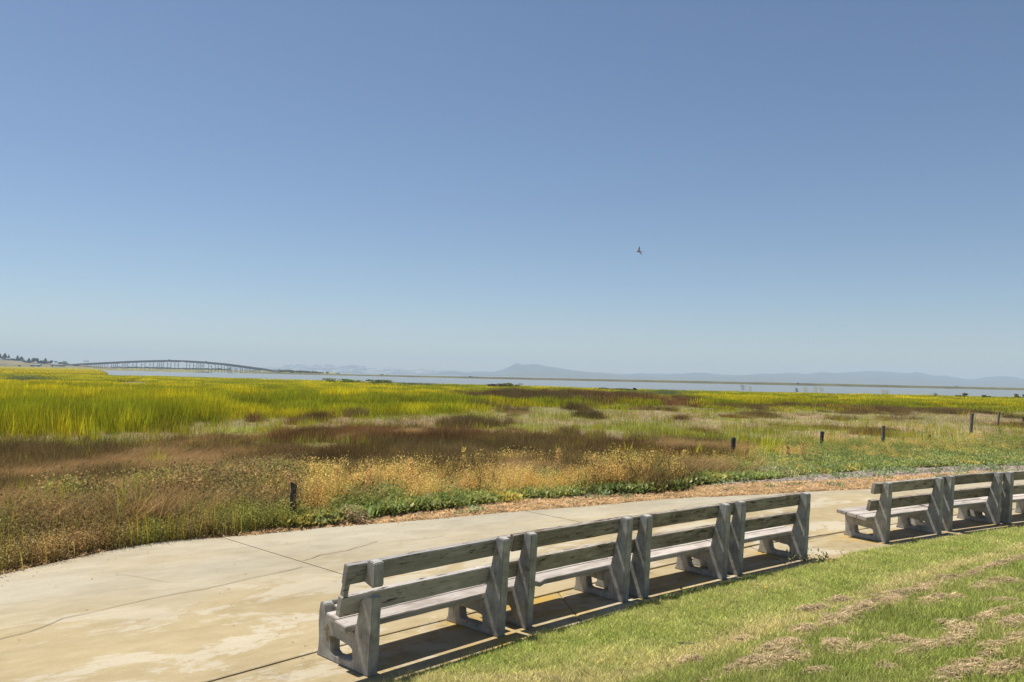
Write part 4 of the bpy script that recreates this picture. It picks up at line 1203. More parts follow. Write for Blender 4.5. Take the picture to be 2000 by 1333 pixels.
def lawn_at(px, py):
    z = 0.3
    for _ in range(10):
        x, y = at(px, py, z); z = float(lawn_z(np.array([x]), np.array([y]), -sdist(np.array([x]), np.array([y]), LS))[0])
    return x, y, z
M_YEL = simple('dandelion_yellow', (0.75, 0.48, 0.02), 0.7, 0.1)
M_STEM = simple('dandelion_stem', (0.12, 0.18, 0.04), 0.7, 0.1)
for (px, py, lab) in [(1496, 1158, 'yellow dandelion alone on the open lawn below the near benches'), (1623, 1104, 'yellow dandelion beside the lawn edge by the gap in the benches'), (1875, 1080, 'yellow dandelion on the lawn below the second row of benches')]:
    x, y, z = lawn_at(px, py)
    t = empty('dandelion', (x, y, z)); tag(t, lab, 'flower')
    bm = bmesh.new(); tube_path(bm, [(0, 0, 0), (0.004, 0, 0.03), (0.004, 0.002, 0.055)], [0.002] * 3, 5); bm_obj('stem', bm, M_STEM, t)
    bm = bmesh.new()
    for ring, (rr, zz_, nn) in enumerate([(0.022, 0.056, 16), (0.015, 0.062, 12), (0.008, 0.066, 8)]):
        for k in range(nn):
            a = 6.2832 * (k + ring * .5) / nn; ca, sa = math.cos(a), math.sin(a); w_ = 0.0035
            vs = [bm.verts.new(p) for p in ((0.004, 0, zz_ - 0.004), (0.004 + ca * rr * .7 - sa * w_, sa * rr * .7 + ca * w_, zz_), (0.004 + ca * rr, sa * rr, zz_ + 0.001), (0.004 + ca * rr * .7 + sa * w_, sa * rr * .7 - ca * w_, zz_))]
            bm.faces.new(vs)
    bm_obj('flower_head', bm, M_YEL, t)
def crumple(name, px, py, sx, sy, mat, label, cat, seed, dz=0.03, rz=0.0):
    x, y, z = lawn_at(px, py)
    r = np.random.default_rng(seed); n = 9
    gx, gy = np.meshgrid(np.linspace(-1, 1, n), np.linspace(-1, 1, 5))
    zz_ = 0.03 + dz * r.uniform(-0.4, 1, gx.shape) * 0.6
    sh = 1 - 0.45 * np.abs(gx) ** 1.5
    me = grid_mesh(name, gx * sx, gy * sy * sh + r.normal(0, sy * .12, gx.shape), zz_, None, False)
    o = link_mesh(name, me, mat); o.location = (x, y, z); o.rotation_euler = (0, 0, rz)
    md = o.modifiers.new('thick', 'SOLIDIFY'); md.thickness = 0.001
    tag(o, label, cat); return o
crumple('paper_scrap', 1944, 1231, 0.045, 0.014, simple('paper_white', (0.75, 0.73, 0.7), 0.8, 0.05), 'scrap of white paper lying on the dry grass at the right', 'litter', 1)
M_DL = simple('dark_leaf', (0.035, 0.055, 0.03), 0.6, 0.3, 20)
crumple('dead_leaf', 1345, 1266, 0.085, 0.018, M_DL, 'long dark leaf lying on the grass left of the clippings', 'leaf', 2, 0.02, -0.2)
crumple('dead_leaf', 1757, 1207, 0.10, 0.02, M_DL, 'dark leaf lying below the big clump of dry clippings', 'leaf', 3, 0.02, -0.3)
crumple('dead_leaf', 1705, 1194, 0.05, 0.02, M_DL, 'small grey green leaf caught on top of the dry clippings', 'leaf', 4, 0.03, 0.6)
crumple('dead_leaf', 1898, 1070, 0.035, 0.014, simple('tan_leaf', (0.45, 0.32, 0.22)), 'curled tan leaf on the grass below the second bench row', 'leaf', 5, 0.04)
x, y, z = lawn_at(1583, 1098)
plant_thing('weed_patch', leafy(500, 130, 0.10, 0.035, 0.26), x, y, z, (0.40, 0.40, 0.22), 'grey green weed patch at the lawn edge behind the end bench', 'weed', scale=1.2)
x, y, z = lawn_at(1640, 1082)
plant_thing('weed_patch', leafy(501, 16, 0.05, 0.02, 0.05), x, y, z, (0.50, 0.33, 0.13), 'small orange dry weed at the lawn edge in the bench gap', 'weed')
x, y, z = lawn_at(1345, 1160)
plant_thing('weed_patch', leafy(502, 40, 0.06, 0.03, 0.10), x, y, z, (0.14, 0.2, 0.06), 'small green weed at the lawn edge behind the third bench', 'weed')

# ------------------------------------------------------------------ bird
def bird():
    bm = bmesh.new()
    tube_path(bm, [(-0.19, 0, 0.0), (-0.165, 0, 0.0), (-0.13, 0, 0.005), (-0.06, 0, 0.0), (0.03, 0, -0.002), (0.10, 0, 0.0), (0.19, 0, 0.004)], [0.002, 0.014, 0.026, 0.036, 0.032, 0.016, 0.004], 10)
    def fan(pts, th=0.004):
        top = [bm.verts.new(p) for p in pts]; bot = [bm.verts.new((p[0], p[1], p[2] - th)) for p in pts]
        bm.faces.new(top); bm.faces.new(bot[::-1])
        for k in range(len(pts)): bm.faces.new((top[k], bot[k], bot[(k + 1) % len(pts)], top[(k + 1) % len(pts)]))
    # far wing raised, near wing lowered, swept back
    for s, zz_, tip in ((1, 1.0, 0.30), (-1, -0.62, 0.20)):
        r_ = tip
        fan([(-0.07, s * 0.02, 0.01), (-0.055, s * 0.16, 0.13 * zz_), (-0.00, s * 0.26, 0.26 * zz_), (0.055, s * 0.31, 0.36 * zz_), (0.085, s * 0.30, 0.35 * zz_), (0.075, s * 0.24, 0.24 * zz_), (0.065, s * 0.14, 0.12 * zz_), (0.05, s * 0.02, 0.008)])
    fan([(0.13, 0.012, 0.004), (0.25, 0.05, 0.006), (0.235, 0.0, 0.006), (0.25, -0.05, 0.006), (0.13, -0.012, 0.004)])
    tube_path(bm, [(-0.188, 0, 0), (-0.215, 0, -0.004)], [0.005, 0.0015], 6)
    o = bm_obj('bird', bm, simple('bird_feathers', (0.10, 0.085, 0.075), 0.8, 0.3, 25))
    x, y, z = at_d(1249, 492, 48)
    o.location = (x, y, z); o.rotation_euler = (0, 0, R(4))
    tag(o, 'small dark bird gliding alone in the empty sky, wings raised', 'bird')
bird()

# ------------------------------------------------------------------ far shore, levee, bridge
M_OLIVE = simple('bank_grass', (0.19, 0.17, 0.045), 1, 0.35, 0.05)
M_TAN = simple('dry_hill_grass', (0.17, 0.135, 0.065), 1, 0.35, 0.03)
M_LEVEE = simple('levee_grass', (0.10, 0.092, 0.035), 1, 0.35, 0.03)
def ridge_obj(name, pts, width, mat, base_z=-2.5, kind='structure', seed=0, jag=0.0):
    """pts = (x,y,z) crest line; a bank with sloping sides"""
    P = [Vector(p) for p in pts]; D = []
    for a, b in zip(P[:-1], P[1:]):
        n = max(1, int((b - a).length / max(3.0, width * 0.35)))
        D += [a.lerp(b, k / n) for k in range(n)]
    D.append(P[-1]); V, Fc = [], []
    for i, p in enumerate(D):
        t_ = (D[min(i + 1, len(D) - 1)] - D[max(i - 1, 0)]); t_.z = 0; t_.normalize(); n_ = Vector((-t_.y, t_.x, 0))
        zz_ = p.z + jag * (float(fbm(p.x / 9, p.y / 9, seed)) - 0.5) * 2
        for w_, f in ((-1, 0), (-0.45, 0.8), (-0.15, 1), (0.15, 1), (0.45, 0.8), (1, 0)):
            q = p + n_ * width * w_
            V.append((q.x, q.y, base_z + (zz_ - base_z) * f))
        if i:
            for k in range(5): a_ = 6 * (i - 1) + k; Fc.append((a_, a_ + 1, a_ + 7, a_ + 6))
    o = link_mesh(name, mesh_np(name, V, Fc, None, True), mat); tag(o, kind=kind); return o
# the levee: a low straight bank across the bay
def on(px, py, d): return at_d(px, py, d)
lev = [on(2300, 764, 930), on(2000, 758.2, 950), on(1640, 750.2, 965), on(1300, 743.2, 985), on(1000, 737.5, 1020), on(800, 733.8, 1060), on(640, 730.8, 1120), on(560, 728.5, 1180), on(500, 727, 1240)]
ridge_obj('levee', lev, 12, M_LEVEE, WATER_Z - 0.8, seed=4, jag=0.15)
# shore strips below and beyond the bridge
ridge_obj('shore', [on(-300, 717, 1500), on(0, 716, 1420), on(160, 717.5, 1330), on(215, 720.8, 1250), on(300, 722.6, 1180), on(360, 723.8, 1180), on(400, 726.6, 1180)], 30, M_OLIVE, WATER_Z - 0.8, seed=5, jag=0.3)
ridge_obj('shore', [on(470, 727.2, 1350), on(500, 724.5, 1350), on(560, 726.0, 1350), on(600, 726.8, 1340), on(640, 729.5, 1300), on(690, 731.6, 1200)], 25, M_OLIVE, WATER_Z - 0.8, seed=6, jag=0.3)
ridge_obj('shore', [on(150, 716.8, 1750), on(330, 721.0, 1750), on(560, 726.0, 1750), on(660, 728.9, 1750)], 40, M_OLIVE, WATER_Z - 0.8, seed=16, jag=0.4)
ridge_obj('mudbank', [on(380, 727.4, 1050), on(388, 727.0, 1050), on(400, 727.3, 1050), on(415, 728.2, 1050)], 5, simple('mud', (0.06, 0.055, 0.045)), WATER_Z - 0.5)
ridge_obj('mudbank', [on(446, 728.9, 1050), on(455, 729.0, 1050)], 4, simple('mud', (0.06, 0.055, 0.045)), WATER_Z - 0.5)
# hill at the left
hx = np.linspace(-400, 250, 80); 
top_py = np.interp(hx, [-400, -100, 0, 20, 50, 80, 110, 130, 160, 200, 250], [690, 697, 702, 703.5, 706, 709, 710.8, 711.8, 713.5, 716.5, 719.5])
V, Fc = [], []
rows = [(1400, 0.0), (1425, 0.42), (1480, 0.8), (1560, 1.0), (1700, 1.0), (1850, 0.3)]
for j, (d_, f_) in enumerate(rows):
    for i, px in enumerate(hx):
        X_, Y_, Z_ = at_d(px, top_py[i] + 0.5 * (float(fbm(px / 20, j, 3)) - .5), 1560)
        zb = -1.8; V.append((X_ * d_ / 1560, d_, zb + (Z_ - zb) * f_))
for j in range(len(rows) - 1):
    for i in range(len(hx) - 1):
        a = j * len(hx) + i; Fc.append((a, a + 1, a + len(hx) + 1, a + len(hx)))
o = link_mesh('hill', mesh_np('hill', V, Fc, None, True), M_TAN); tag(o, kind='structure')

# distant trees
def tree_leaf(name, col):
    return leaf_mat(name, col=col, trans=0.2)
M_TD, M_TG, M_TO = tree_leaf('far_dark_needles', (0.045, 0.062, 0.035)), tree_leaf('far_green_leaves', (0.08, 0.10, 0.045)), tree_leaf('far_olive_leaves', (0.22, 0.22, 0.07))
M_TM = tree_leaf('mound_reeds', (0.20, 0.24, 0.035))
M_BARK = simple('far_bark', (0.09, 0.07, 0.05))
def far_tree(px, ptop, pbase, w_px, d, kind_, label, name, cat, mat, group=None, trunk=True, rooted=False):
    w_px *= 1.2; x, y, z1 = at_d(px, ptop, d); _, _, z0 = at_d(px, pbase, d)
    if rooted: z0 = float(ground_z(np.array([x]), np.array([y]))[0])
    h = z1 - z0; w_ = w_px / F_PX * d
    t = empty(name, (x, y, z0)); tag(t, label, cat, group)
    r = np.random.default_rng(int(px * 13) + 5)
    if trunk:
        bm = bmesh.new(); tube_path(bm, [(0, 0, -0.6), (0.01 * h, 0, h * 0.4), (0, 0, h * 0.85)], [0.035 * h, 0.025 * h, 0.01 * h], 6)
        if kind_ != 'conifer':
            for k in range(4):
                a = k * 1.7; tube_path(bm, [(0, 0, h * 0.3), (math.cos(a) * w_ * .25, math.sin(a) * w_ * .25, h * .6)], [0.018 * h, 0.006 * h], 5)
        bm_obj('trunk', bm, M_BARK, t)
    cs = []
    n = 900
    if kind_ == 'conifer':
        for k in range(n):
            f = r.uniform(0, 1); rad = w_ / 1.7 * (1 - f) ** 0.8 * r.uniform(0.3, 1.12) * (0.75 + 0.35 * math.sin(f * 26)); a = r.uniform(0, 6.28)
            cs.append((rad * math.cos(a), rad * math.sin(a), h * (0.10 + 0.90 * f)))
    else:
        lob = [(r.normal() * w_ * .22, r.normal() * w_ * .2, h * r.uniform(.3, .8), w_ * r.uniform(.12, .22)) for _ in range(9)]
        for k in range(n):
            l = lob[k % 9]; g_ = Vector(r.normal(size=3)).normalized() * l[3] * r.uniform(.4, 1.05)
            cs.append((l[0] + g_[0], l[1] + g_[1], min(h, max(0.04 * h, l[2] + g_[2] * h / w_ * .8))))
    v, f, s = flecks(cs, min(w_, h) * 0.15, r, 0.4, 1.3)
    me = mesh_np('crown', v, f, {'shade': np.array(s)}); cr_ = link_mesh('crown', me, mat, t); cr_['kind'] = 'stuff'
    return t
G1 = 'trees along the low hill at the left'
HT = [(0.5, 691.5, 701, 6, 'c', 'purplish pointed conifer cut by the left edge of the photo', M_TD),
      (10, 690.5, 702, 8.5, 'c', 'tallest broad conifer on the hilltop, second from the left edge', M_TD),
      (17.3, 693.5, 702, 4.5, 'c', 'slim pointed conifer right of the tallest one', M_TD),
      (34.6, 694.6, 706, 6.5, 'c', 'pointed conifer standing above the long grey roof', M_TD),
      (42, 697, 706, 9, 'c', 'lower conifer merged against the pointed one above the grey roof', M_TD),
      (56.7, 700.3, 711, 7.5, 'c', 'small dark conifer left of the broad round tree', M_TD),
      (67.5, 699, 711, 14, 'r', 'broad round dark tree in the middle of the hillside row', M_TG),
      (76, 704, 712, 8, 'r', 'low dark tree in the right shadow of the broad round one', M_TD),
      (82, 703, 712, 7, 'r', 'small round tree left of the narrow conifer', M_TD),
      (89, 700, 711.5, 7, 'c', 'narrow conifer over the lower hillside', M_TD),
      (99, 703.8, 712, 12, 'r', 'round dark tree right of the narrow conifer', M_TD),
      (118, 705.5, 713, 17, 'r', 'wide flat topped tree near the foot of the hill', M_TG),
      (127, 708.5, 713.5, 10, 'r', 'low tree tapering off the wide flat topped one', M_TD),
      (6, 701, 709, 12, 'r', 'green bushy tree under the tallest conifer', M_TG),
      (16, 699.5, 709, 14, 'r', 'green bushy tree beneath the slim conifer', M_TG),
      (27, 700, 709, 11, 'r', 'grey green bushy tree left of the grey roof', M_TG),
      (51, 704.5, 712, 6, 'r', 'tiny tree at the right end of the grey roof', M_TD),
      (134, 711, 715, 8, 'r', 'small dark bush tree beside the bridge approach', M_TD),
      (148, 712, 716, 9, 'r', 'dark shrubbery tree under the start of the bridge', M_TD)]
for (px, pt, pb, w_, k_, lab, mt) in HT:
    far_tree(px, pt, pb, w_, 1545 if pb < 710 else 1480, 'conifer' if k_ == 'c' else 'round', lab, 'conifer_tree' if k_ == 'c' else 'broadleaf_tree', 'tree', mt, G1)
for (px, pt, pb, w_, lab) in [(39, 712.8, 718, 4.5, 'round dark bush on the tan slope below the grey roof'), (63, 713, 718, 5, 'dark bush on the tan slope below the broad round tree'), (74, 713.5, 718.5, 5, 'dark bush right of the similar one on the slope'),
                              (9.5, 715, 718.5, 4, 'small dark bush near the left edge at the marsh border'), (90, 715.5, 718.5, 3.5, 'small bush at the slope foot under the narrow conifer'), (101, 713, 718, 3.5, 'little bush beside the white shed')]:
    far_tree(px, pt, pb, w_, 1410, 'round', lab, 'bush', 'bush', M_TD, 'bushes on the tan slope', trunk=False)

M_FARGLASS = simple('far_glass', (0.05, 0.06, 0.07), 0.3)
def house(px0, px1, peave, pbase, d, roofc, wallc, label, ridge=0.8, name='house'):
    x0, _, ze = at_d(px0, peave, d); x1, _, zb = at_d(px1, pbase, d)
    ze = at_d((px0 + px1) / 2, peave, d)[2]; zb = at_d((px0 + px1) / 2, pbase, d)[2] - 1.0
    w_ = x1 - x0; dp = max(7, w_ * .5)
    t = empty(name, ((x0 + x1) / 2, d, zb)); tag(t, label, 'building'); h = ze - zb
    bm = bmesh.new(); add_box(bm, (0, 0, h / 2), (w_, dp, h)); bm_obj('wall', bm, simple(name + '_wall', wallc), t)
    bm = bmesh.new(); rh = ridge / F_PX * d
    vs = [bm.verts.new(p) for p in ((-w_ / 2 - .4, -dp / 2 - .4, h), (w_ / 2 + .4, -dp / 2 - .4, h), (w_ / 2 + .4, dp / 2 + .4, h), (-w_ / 2 - .4, dp / 2 + .4, h), (-w_ / 2 - .4, 0, h + rh), (w_ / 2 + .4, 0, h + rh))]
    for f in ((0, 1, 5, 4), (2, 3, 4, 5), (0, 4, 3), (1, 2, 5), (3, 2, 1, 0)): bm.faces.new([vs[i] for i in f])
    bm_obj('roof', bm, simple(name + '_roof', roofc), t)
    for k in range(3):
        bm = bmesh.new(); add_box(bm, (-w_ * .3 + k * w_ * .3, -dp / 2 - 0.02, h * .6), (w_ * .12, .1, h * .3))
        bm_obj('window', bm, M_FARGLASS, t)
    return t
house(31, 49, 706.5, 708.5, 1500, (0.25, 0.26, 0.27), (0.30, 0.29, 0.27), 'long low building with grey roof between the hillside trees')
house(13, 21, 700.8, 703, 1540, (0.33, 0.35, 0.36), (0.3, 0.32, 0.3), 'pale grey roof showing between bushy trees at the hilltop')
house(68, 80, 712.3, 715.5, 1430, (0.45, 0.5, 0.5), (0.36, 0.4, 0.4), 'pale grey green long shed at the foot of the slope')
house(0, 28, 709.5, 711, 1500, (0.3, 0.31, 0.32), (0.33, 0.33, 0.31), 'low grey wall like building under the bushy trees')
house(100.5, 103, 711.8, 713.2, 1450, (0.75, 0.76, 0.78), (0.7, 0.7, 0.7), 'tiny white shed under the round dark tree', 0.3)
house(108, 126, 712.8, 714.6, 1440, (0.36, 0.37, 0.38), (0.3, 0.3, 0.3), 'grey low roof below the wide flat topped tree', 0.4)
house(565, 572, 725.8, 727.2, 1330, (0.6, 0.6, 0.6), (0.72, 0.72, 0.72), 'white building on the far shore right of the bridge', 0.4)
house(585, 589, 727, 728, 1330, (0.5, 0.5, 0.5), (0.65, 0.62, 0.6), 'smaller pale building right of the white one on the far shore', 0.3)

# bridge
M_BR = simple('bridge_concrete', (0.21, 0.20, 0.20), 0.9, 0.15, 0.2)
M_BRP = simple('bridge_pier', (0.30, 0.25, 0.24), 0.9, 0.15, 0.2)
def br_pt(px):
    a = Vector((at_d(120, 713, 1500)[0], 1500)); b = Vector((at_d(545, 725, 1240)[0], 1240))
    X0 = at_d(px, 715, 1.0)[0]            # x per metre of depth
    # intersect x = X0*y with line a->b
    d = b - a; s = (X0 * a.y - a.x) / (d.x - X0 * d.y)
    return a + d * s
def br_z(px, py): p = br_pt(px); return at_d(px, py, p.y)[2]
deck_px = [120, 150, 165, 200, 240, 280, 305, 330, 355, 380, 400, 440, 480, 520, 545]
deck_py = [715.0, 712.2, 711.2, 709.5, 707.4, 705.8, 705.2, 704.8, 705.3, 706.5, 707.9, 711.6, 716.8, 722.4, 726.2]
bridge = empty('road_bridge', (*br_pt(330), 0)); tag(bridge, 'long low concrete road bridge humped over the river mouth at the far left', 'bridge')
bo = Vector((*br_pt(330), 0))
dirb = (br_pt(545) - br_pt(120)).normalized(); nb = Vector((-dirb.y, dirb.x))
def deck_z(px): return br_z(px, float(np.interp(px, deck_px, deck_py)))
centres4 = [(223.5, 12), (313.5, 11), (393, 10), (449, 8.5)]
centres2 = [(166, 4), (174, 4), (182, 4.5), (190, 4.5), (198, 5), (207, 5), (244, 11), (263, 7.5), (279.5, 7), (296, 7), (330.3, 7), (345, 7), (367.5, 6.7), (381, 6.3), (410.5, 6), (423.5, 6), (435.6, 6), (461, 4), (472, 4), (481, 3.5), (488.5, 3), (495, 2.5), (501, 2.5), (507, 2.2)]
piers = sorted([(c, w_, 4) for c, w_ in centres4] + [(c, w_, 4 if w_ > 10 else 2) for c, w_ in centres2])
# deck with haunches over the piers
pxs = np.arange(120, 546, 1.5); V, Fc = [], []
edges_ = np.array([c - w_ / 2 for c, w_, _ in piers] + [c + w_ / 2 for c, w_, _ in piers])
for i, px in enumerate(pxs):
    p = Vector((*br_pt(px), 0)) - bo; z = deck_z(px)
    hd = np.min(np.abs(edges_ - px)); ins = any(abs(px - c) < w_ / 2 for c, w_, _ in piers)
    th = 1.35 + (0.75 if ins else 0.75 * max(0, 1 - hd / 2.6) ** 2)
    for s_, zz_ in ((-4.5, z + .35), (-4.5, z - th), (4.5, z - th), (4.5, z + .35)):
        V.append((p.x + nb.x * s_, p.y + nb.y * s_, zz_))
    if i:
        b0 = 4 * (i - 1)
        for k in range(4): Fc.append((b0 + k, b0 + (k + 1) % 4, b0 + 4 + (k + 1) % 4, b0 + 4 + k))
link_mesh('deck', mesh_np('deck', V, Fc), M_BR, bridge)
for s_ in (-4.4, 4.4):
    V, Fc = [], []
    for i, px in enumerate(pxs[::3]):
        p = Vector((*br_pt(px), 0)) - bo; z = deck_z(px)
        for o_, zz_ in ((-.12, z + .3), (-.12, z + 1.0), (.12, z + 1.0), (.12, z + .3)): V.append((p.x + nb.x * (s_ + o_), p.y + nb.y * (s_ + o_), zz_))
        if i:
            b0 = 4 * (i - 1)
            for k in range(4): Fc.append((b0 + k, b0 + (k + 1) % 4, b0 + 4 + (k + 1) % 4, b0 + 4 + k))
    link_mesh('parapet', mesh_np('parapet', V, Fc), M_BR, bridge)
for c, w_, nc in piers:
    zt = deck_z(c) - 1.5; zb = WATER_Z - 0.5
    offs = [c - w_ / 2, c + w_ / 2] if nc == 2 else [c - w_ / 2, c - w_ / 6, c + w_ / 6, c + w_ / 2]
    rotm = Matrix.Rotation(math.atan2(dirb.y, dirb.x), 3, 'Z')
    ps = [Vector((*br_pt(o_), 0)) - bo for o_ in offs]
    capm = bmesh.new(); mid = (ps[0] + ps[-1]) / 2
    add_box(capm, (mid.x, mid.y, zt - 0.2), ((ps[-1] - ps[0]).length + 1.0, 8.4, 0.9), rotm)
    pier = bm_obj('pier', capm, M_BRP, bridge)
    for p in ps:
        bm = bmesh.new(); add_box(bm, (p.x, p.y, (zt + zb) / 2), (0.5, 0.7, zt - zb), rotm); bm_obj('column', bm, M_BRP, pier)
    span = (ps[-1] - ps[0]).length
    hgt = zt - zb
    for f in ((0.34, 0.64) if hgt > 9 else ((0.5,) if hgt > 5 else ())):
        bm = bmesh.new(); add_box(bm, (mid.x, mid.y, zb + hgt * f + 0.6), (span, 0.5, 0.5), rotm); bm_obj('crossbeam', bm, M_BRP, pier)
for px, w_ in ((330, 4.0), (402.5, 3.4)):
    p = Vector((*br_pt(px), 0)) - bo; z = deck_z(px); bm = bmesh.new(); rotm = Matrix.Rotation(math.atan2(dirb.y, dirb.x), 3, 'Z')
    add_box(bm, (p.x, p.y, z + 1.35), (w_ / F_PX * 1350, 1.4, 1.1), rotm); add_box(bm, (p.x, p.y, z + .5), (0.8, 1.0, 1.2), rotm)
    bm_obj('sign_gantry', bm, M_BR, bridge)
# light mast by the bridge approach: twin sign boards on a pole
p = br_pt(172.5); t = empty('road_sign', (p.x, p.y - 8, 0)); tag(t, 'tall pole carrying two dark boards above the bridge approach', 'sign')
z1 = at_d(172.5, 705.9, p.y - 8)[2]; bm = bmesh.new(); tube_path(bm, [(0, 0, deck_z(172)), (0, 0, z1)], [0.16, 0.12], 6); bm_obj('pole', bm, M_BR, t)
for s_ in (-2.6, 2.6):
    bm = bmesh.new(); add_box(bm, (s_, 0, z1), (3.6, 0.3, 1.3)); bm_obj('board', bm, M_TD if False else simple('sign_back', (0.13, 0.12, 0.12)), t)

# woods beyond the bridge: one far mass
def far_woods(name, spans, d, mat, label, hpx=5.5, n=3600, fl=0.9):
    r = np.random.default_rng(len(name) + n); cs = []
    for k in range(n):
        a, b, base0, base1, hh = spans[r.integers(0, len(spans))]
        px = r.uniform(a, b); f = (px - a) / (b - a); base = base0 + (base1 - base0) * f
        top = hh * (0.45 + 0.75 * float(fbm(px / 6.5, 3.3, 88)))
        px2, py2 = px, base - top * r.uniform(0.0, 1.0)
        dd_ = d + r.uniform(-30, 30); cs.append(at_d(px2, py2, dd_))
    v, f, s = flecks(cs, fl, r, 0.35, 1.4)
    o = link_mesh(name, mesh_np(name, v, f, {'shade': np.array(s)}), mat); tag(o, label, kind='stuff'); return o
far_woods('far_woods', [(160, 250, 719, 720.5, 3.5), (250, 345, 720.5, 722.5, 4.5), (345, 450, 722.5, 724, 4.0)], 1780, M_TD, 'dark tree masses on the land seen through the bridge piers', n=5200, fl=1.6)
far_woods('shore_woods', [(530, 575, 726.5, 727, 4.5), (565, 605, 727, 728.5, 3.4), (596, 632, 728, 730, 3.2)], 1320, M_TG, 'low tree masses on the far shore right of the bridge', n=3200, fl=1.1)
far_tree(639.5, 726.3, 731.2, 5, 1150, 'round', 'lone small tree on the levee right of the bridge', 'broadleaf_tree', 'tree', M_TO)
for (px, pt, pb, w_, lab, mt) in [(747, 731.2, 733.8, 8, 'low green clump on the levee, left of the mountain foot', M_TO), (756, 732.4, 734, 6, 'smaller clump beside the green one on the levee', M_TO),
        (921, 735.0, 738.2, 9, 'dark bushes on the levee beneath the mountain left flank', M_TG), (931, 736.2, 738.4, 5, 'small bush at the right of the dark levee bushes', M_TG),
        (1558, 747.3, 751.5, 3, 'dark upright bush on the levee toward the right', M_TD), (1733, 753, 755, 4, 'tiny low bush far right on the levee', M_TD)]:
    far_tree(px, pt, pb, w_, 950, 'round', lab, 'bush', 'bush', mt, trunk=False)
x, y, z0 = at_d(1868.5, 759, 950); z1 = at_d(1868.5, 753.5, 950)[2]
t = empty('channel_marker', (x, y, z0)); tag(t, 'dark post with crossbar standing on the levee far right', 'marker')
bm = bmesh.new(); tube_path(bm, [(0, 0, 0), (0, 0, z1 - z0)], [.22, .2], 6); bm_obj('pole', bm, M_BR, t)
bm = bmesh.new(); add_box(bm, (0, 0, (z1 - z0) * .7), (1.8, .3, .4)); bm_obj('crossbar', bm, M_BR, t)

# bushes and plumes at the marsh edge, in front of the water
for (px, pt, pb, w_, d, lab, mt, nm) in [(965, 748.5, 754, 44, 228, 'long low brown brush heap at the water edge', tree_leaf('brown_brush', (0.13, 0.085, 0.06)), 'bush'),
        (998, 747.0, 754, 27, 226, 'rounded olive bush at the water edge below the mountain', M_TO, 'bush'),
        (1241, 755.2, 760, 8, 205, 'little green bush alone at the water edge near the middle', M_TG, 'bush'),
        (1882, 767.2, 773.5, 20, 208, 'rounded olive bush at the water edge far right', M_TO, 'bush'),
        (1925, 771.2, 775, 13, 208, 'low olive bush between two larger ones at the right shore', M_TO, 'bush'),
        (1992, 768.5, 775, 18, 208, 'green bush at the right border of the photo by the water', M_TO, 'bush'),
        (693, 738.6, 745, 70, 236, 'long green reed mound jutting into the water left of centre', M_TM, 'bush'),
        (740, 740.8, 746, 60, 236, 'lower right half of the green reed mound by the water', M_TM, 'bush'),
        (1190, 757, 760.5, 70, 206, 'thin dark brush line along the water edge', tree_leaf('dark_brush', (0.10, 0.085, 0.05)), 'bush')]:
    far_tree(px, pt, pb + 2, w_, d - 14, 'round', lab, nm, 'bush', mt, trunk=False, rooted=True)
def plume(px, pt, pb, w_, d, col, lab, seed, dens=120):
    x, y, z0 = at_d(px, pb + 2, d); z1 = at_d(px, pt, d)[2]; z0 = float(ground_z(np.array([x]), np.array([y]))[0]); h = z1 - z0; ww = w_ / F_PX * d
    r = np.random.default_rng(seed); cs = []
    for k in range(dens):
        f = r.uniform(.5, 1.0); cs.append((r.normal() * ww * .3, r.normal() * ww * .3, h * f))
    plant_thing('fennel_plume', merge(blades(5, ww * .25, h * .95, 0.025, 0.25, 0.05, 2, .1, .2, seed=seed), flecks(cs, 0.10, r, .3)), x, y, z0, col, lab, 'tall weed')
for k, (px, pt, pb, w_, lab) in enumerate([(1451, 751, 762, 8, 'thin tall dry plume at the water edge, left one of a pair'), (1465, 753, 762, 7, 'denser tan plume right of the thin one at the water edge'), (1556, 757, 765, 6, 'faint grey plume below the dark levee bush'),
        (1573, 755, 765, 8, 'grey tan plume between the faint one and the pale pair'), (1592, 754.5, 765, 8, 'pale yellow plume, left of a touching pair'), (1604, 755, 765, 9, 'pale yellow plume, right of a touching pair'), (1725, 760, 769, 8, 'small pale plume standing alone near the right shore'), (1733, 761, 769, 8, 'small pale plume leaning on its left neighbour'), (1827, 767, 772, 7, 'short dark dead plume at the right shore'), (1016, 747, 755, 10, 'grey leafless brush right of the rounded olive bush')]):
    plume(px, pt + 1.5, pb, w_, 196 if px > 1100 else 216, (0.5, 0.42, 0.2) if 'pale' in lab or 'tan' in lab else ((0.08, 0.07, 0.06) if 'dark' in lab else (0.22, 0.19, 0.15)), lab, 600 + k)

# ------------------------------------------------------------------ mountains
def mountain(name, prof, d, depth, mat, rough=0.02):
    """prof = skyline (px, py) at distance d; sloping faces with gullies in front and behind"""
    px = np.arange(prof[0][0], prof[-1][0] + 1, 4.0)
    py = np.interp(px, [p[0] for p in prof], [p[1] for p in prof])
    rows = 16; V, Fc = [], []
    for j in range(rows):
        f = j / (rows - 1) * 2 - 1          # -1 front foot, 0 crest, 1 back foot
        for i, p in enumerate(px):
            X_, Y_, Z_ = at_d(p, py[i], d)
            zb = -4.0
            h = (Z_ - zb) * (1 - abs(f)) ** 0.85
            g_ = (float(fbm(X_ / 330.0, j * 1.1, 5)) - 0.5) * (Z_ - zb) * 0.5 * (1 - abs(f)) * abs(f) * 4
            dd_ = d + f * depth
            V.append((X_ * dd_ / d, dd_, zb + max(0, h + g_) if abs(f) > 0.01 else Z_))
    w_ = len(px)
    for j in range(rows - 1):
        for i in range(w_ - 1): a = j * w_ + i; Fc.append((a, a + 1, a + w_ + 1, a + w_))
    o = link_mesh(name, mesh_np(name, V, Fc, None, True), mat); tag(o, kind='structure'); return o
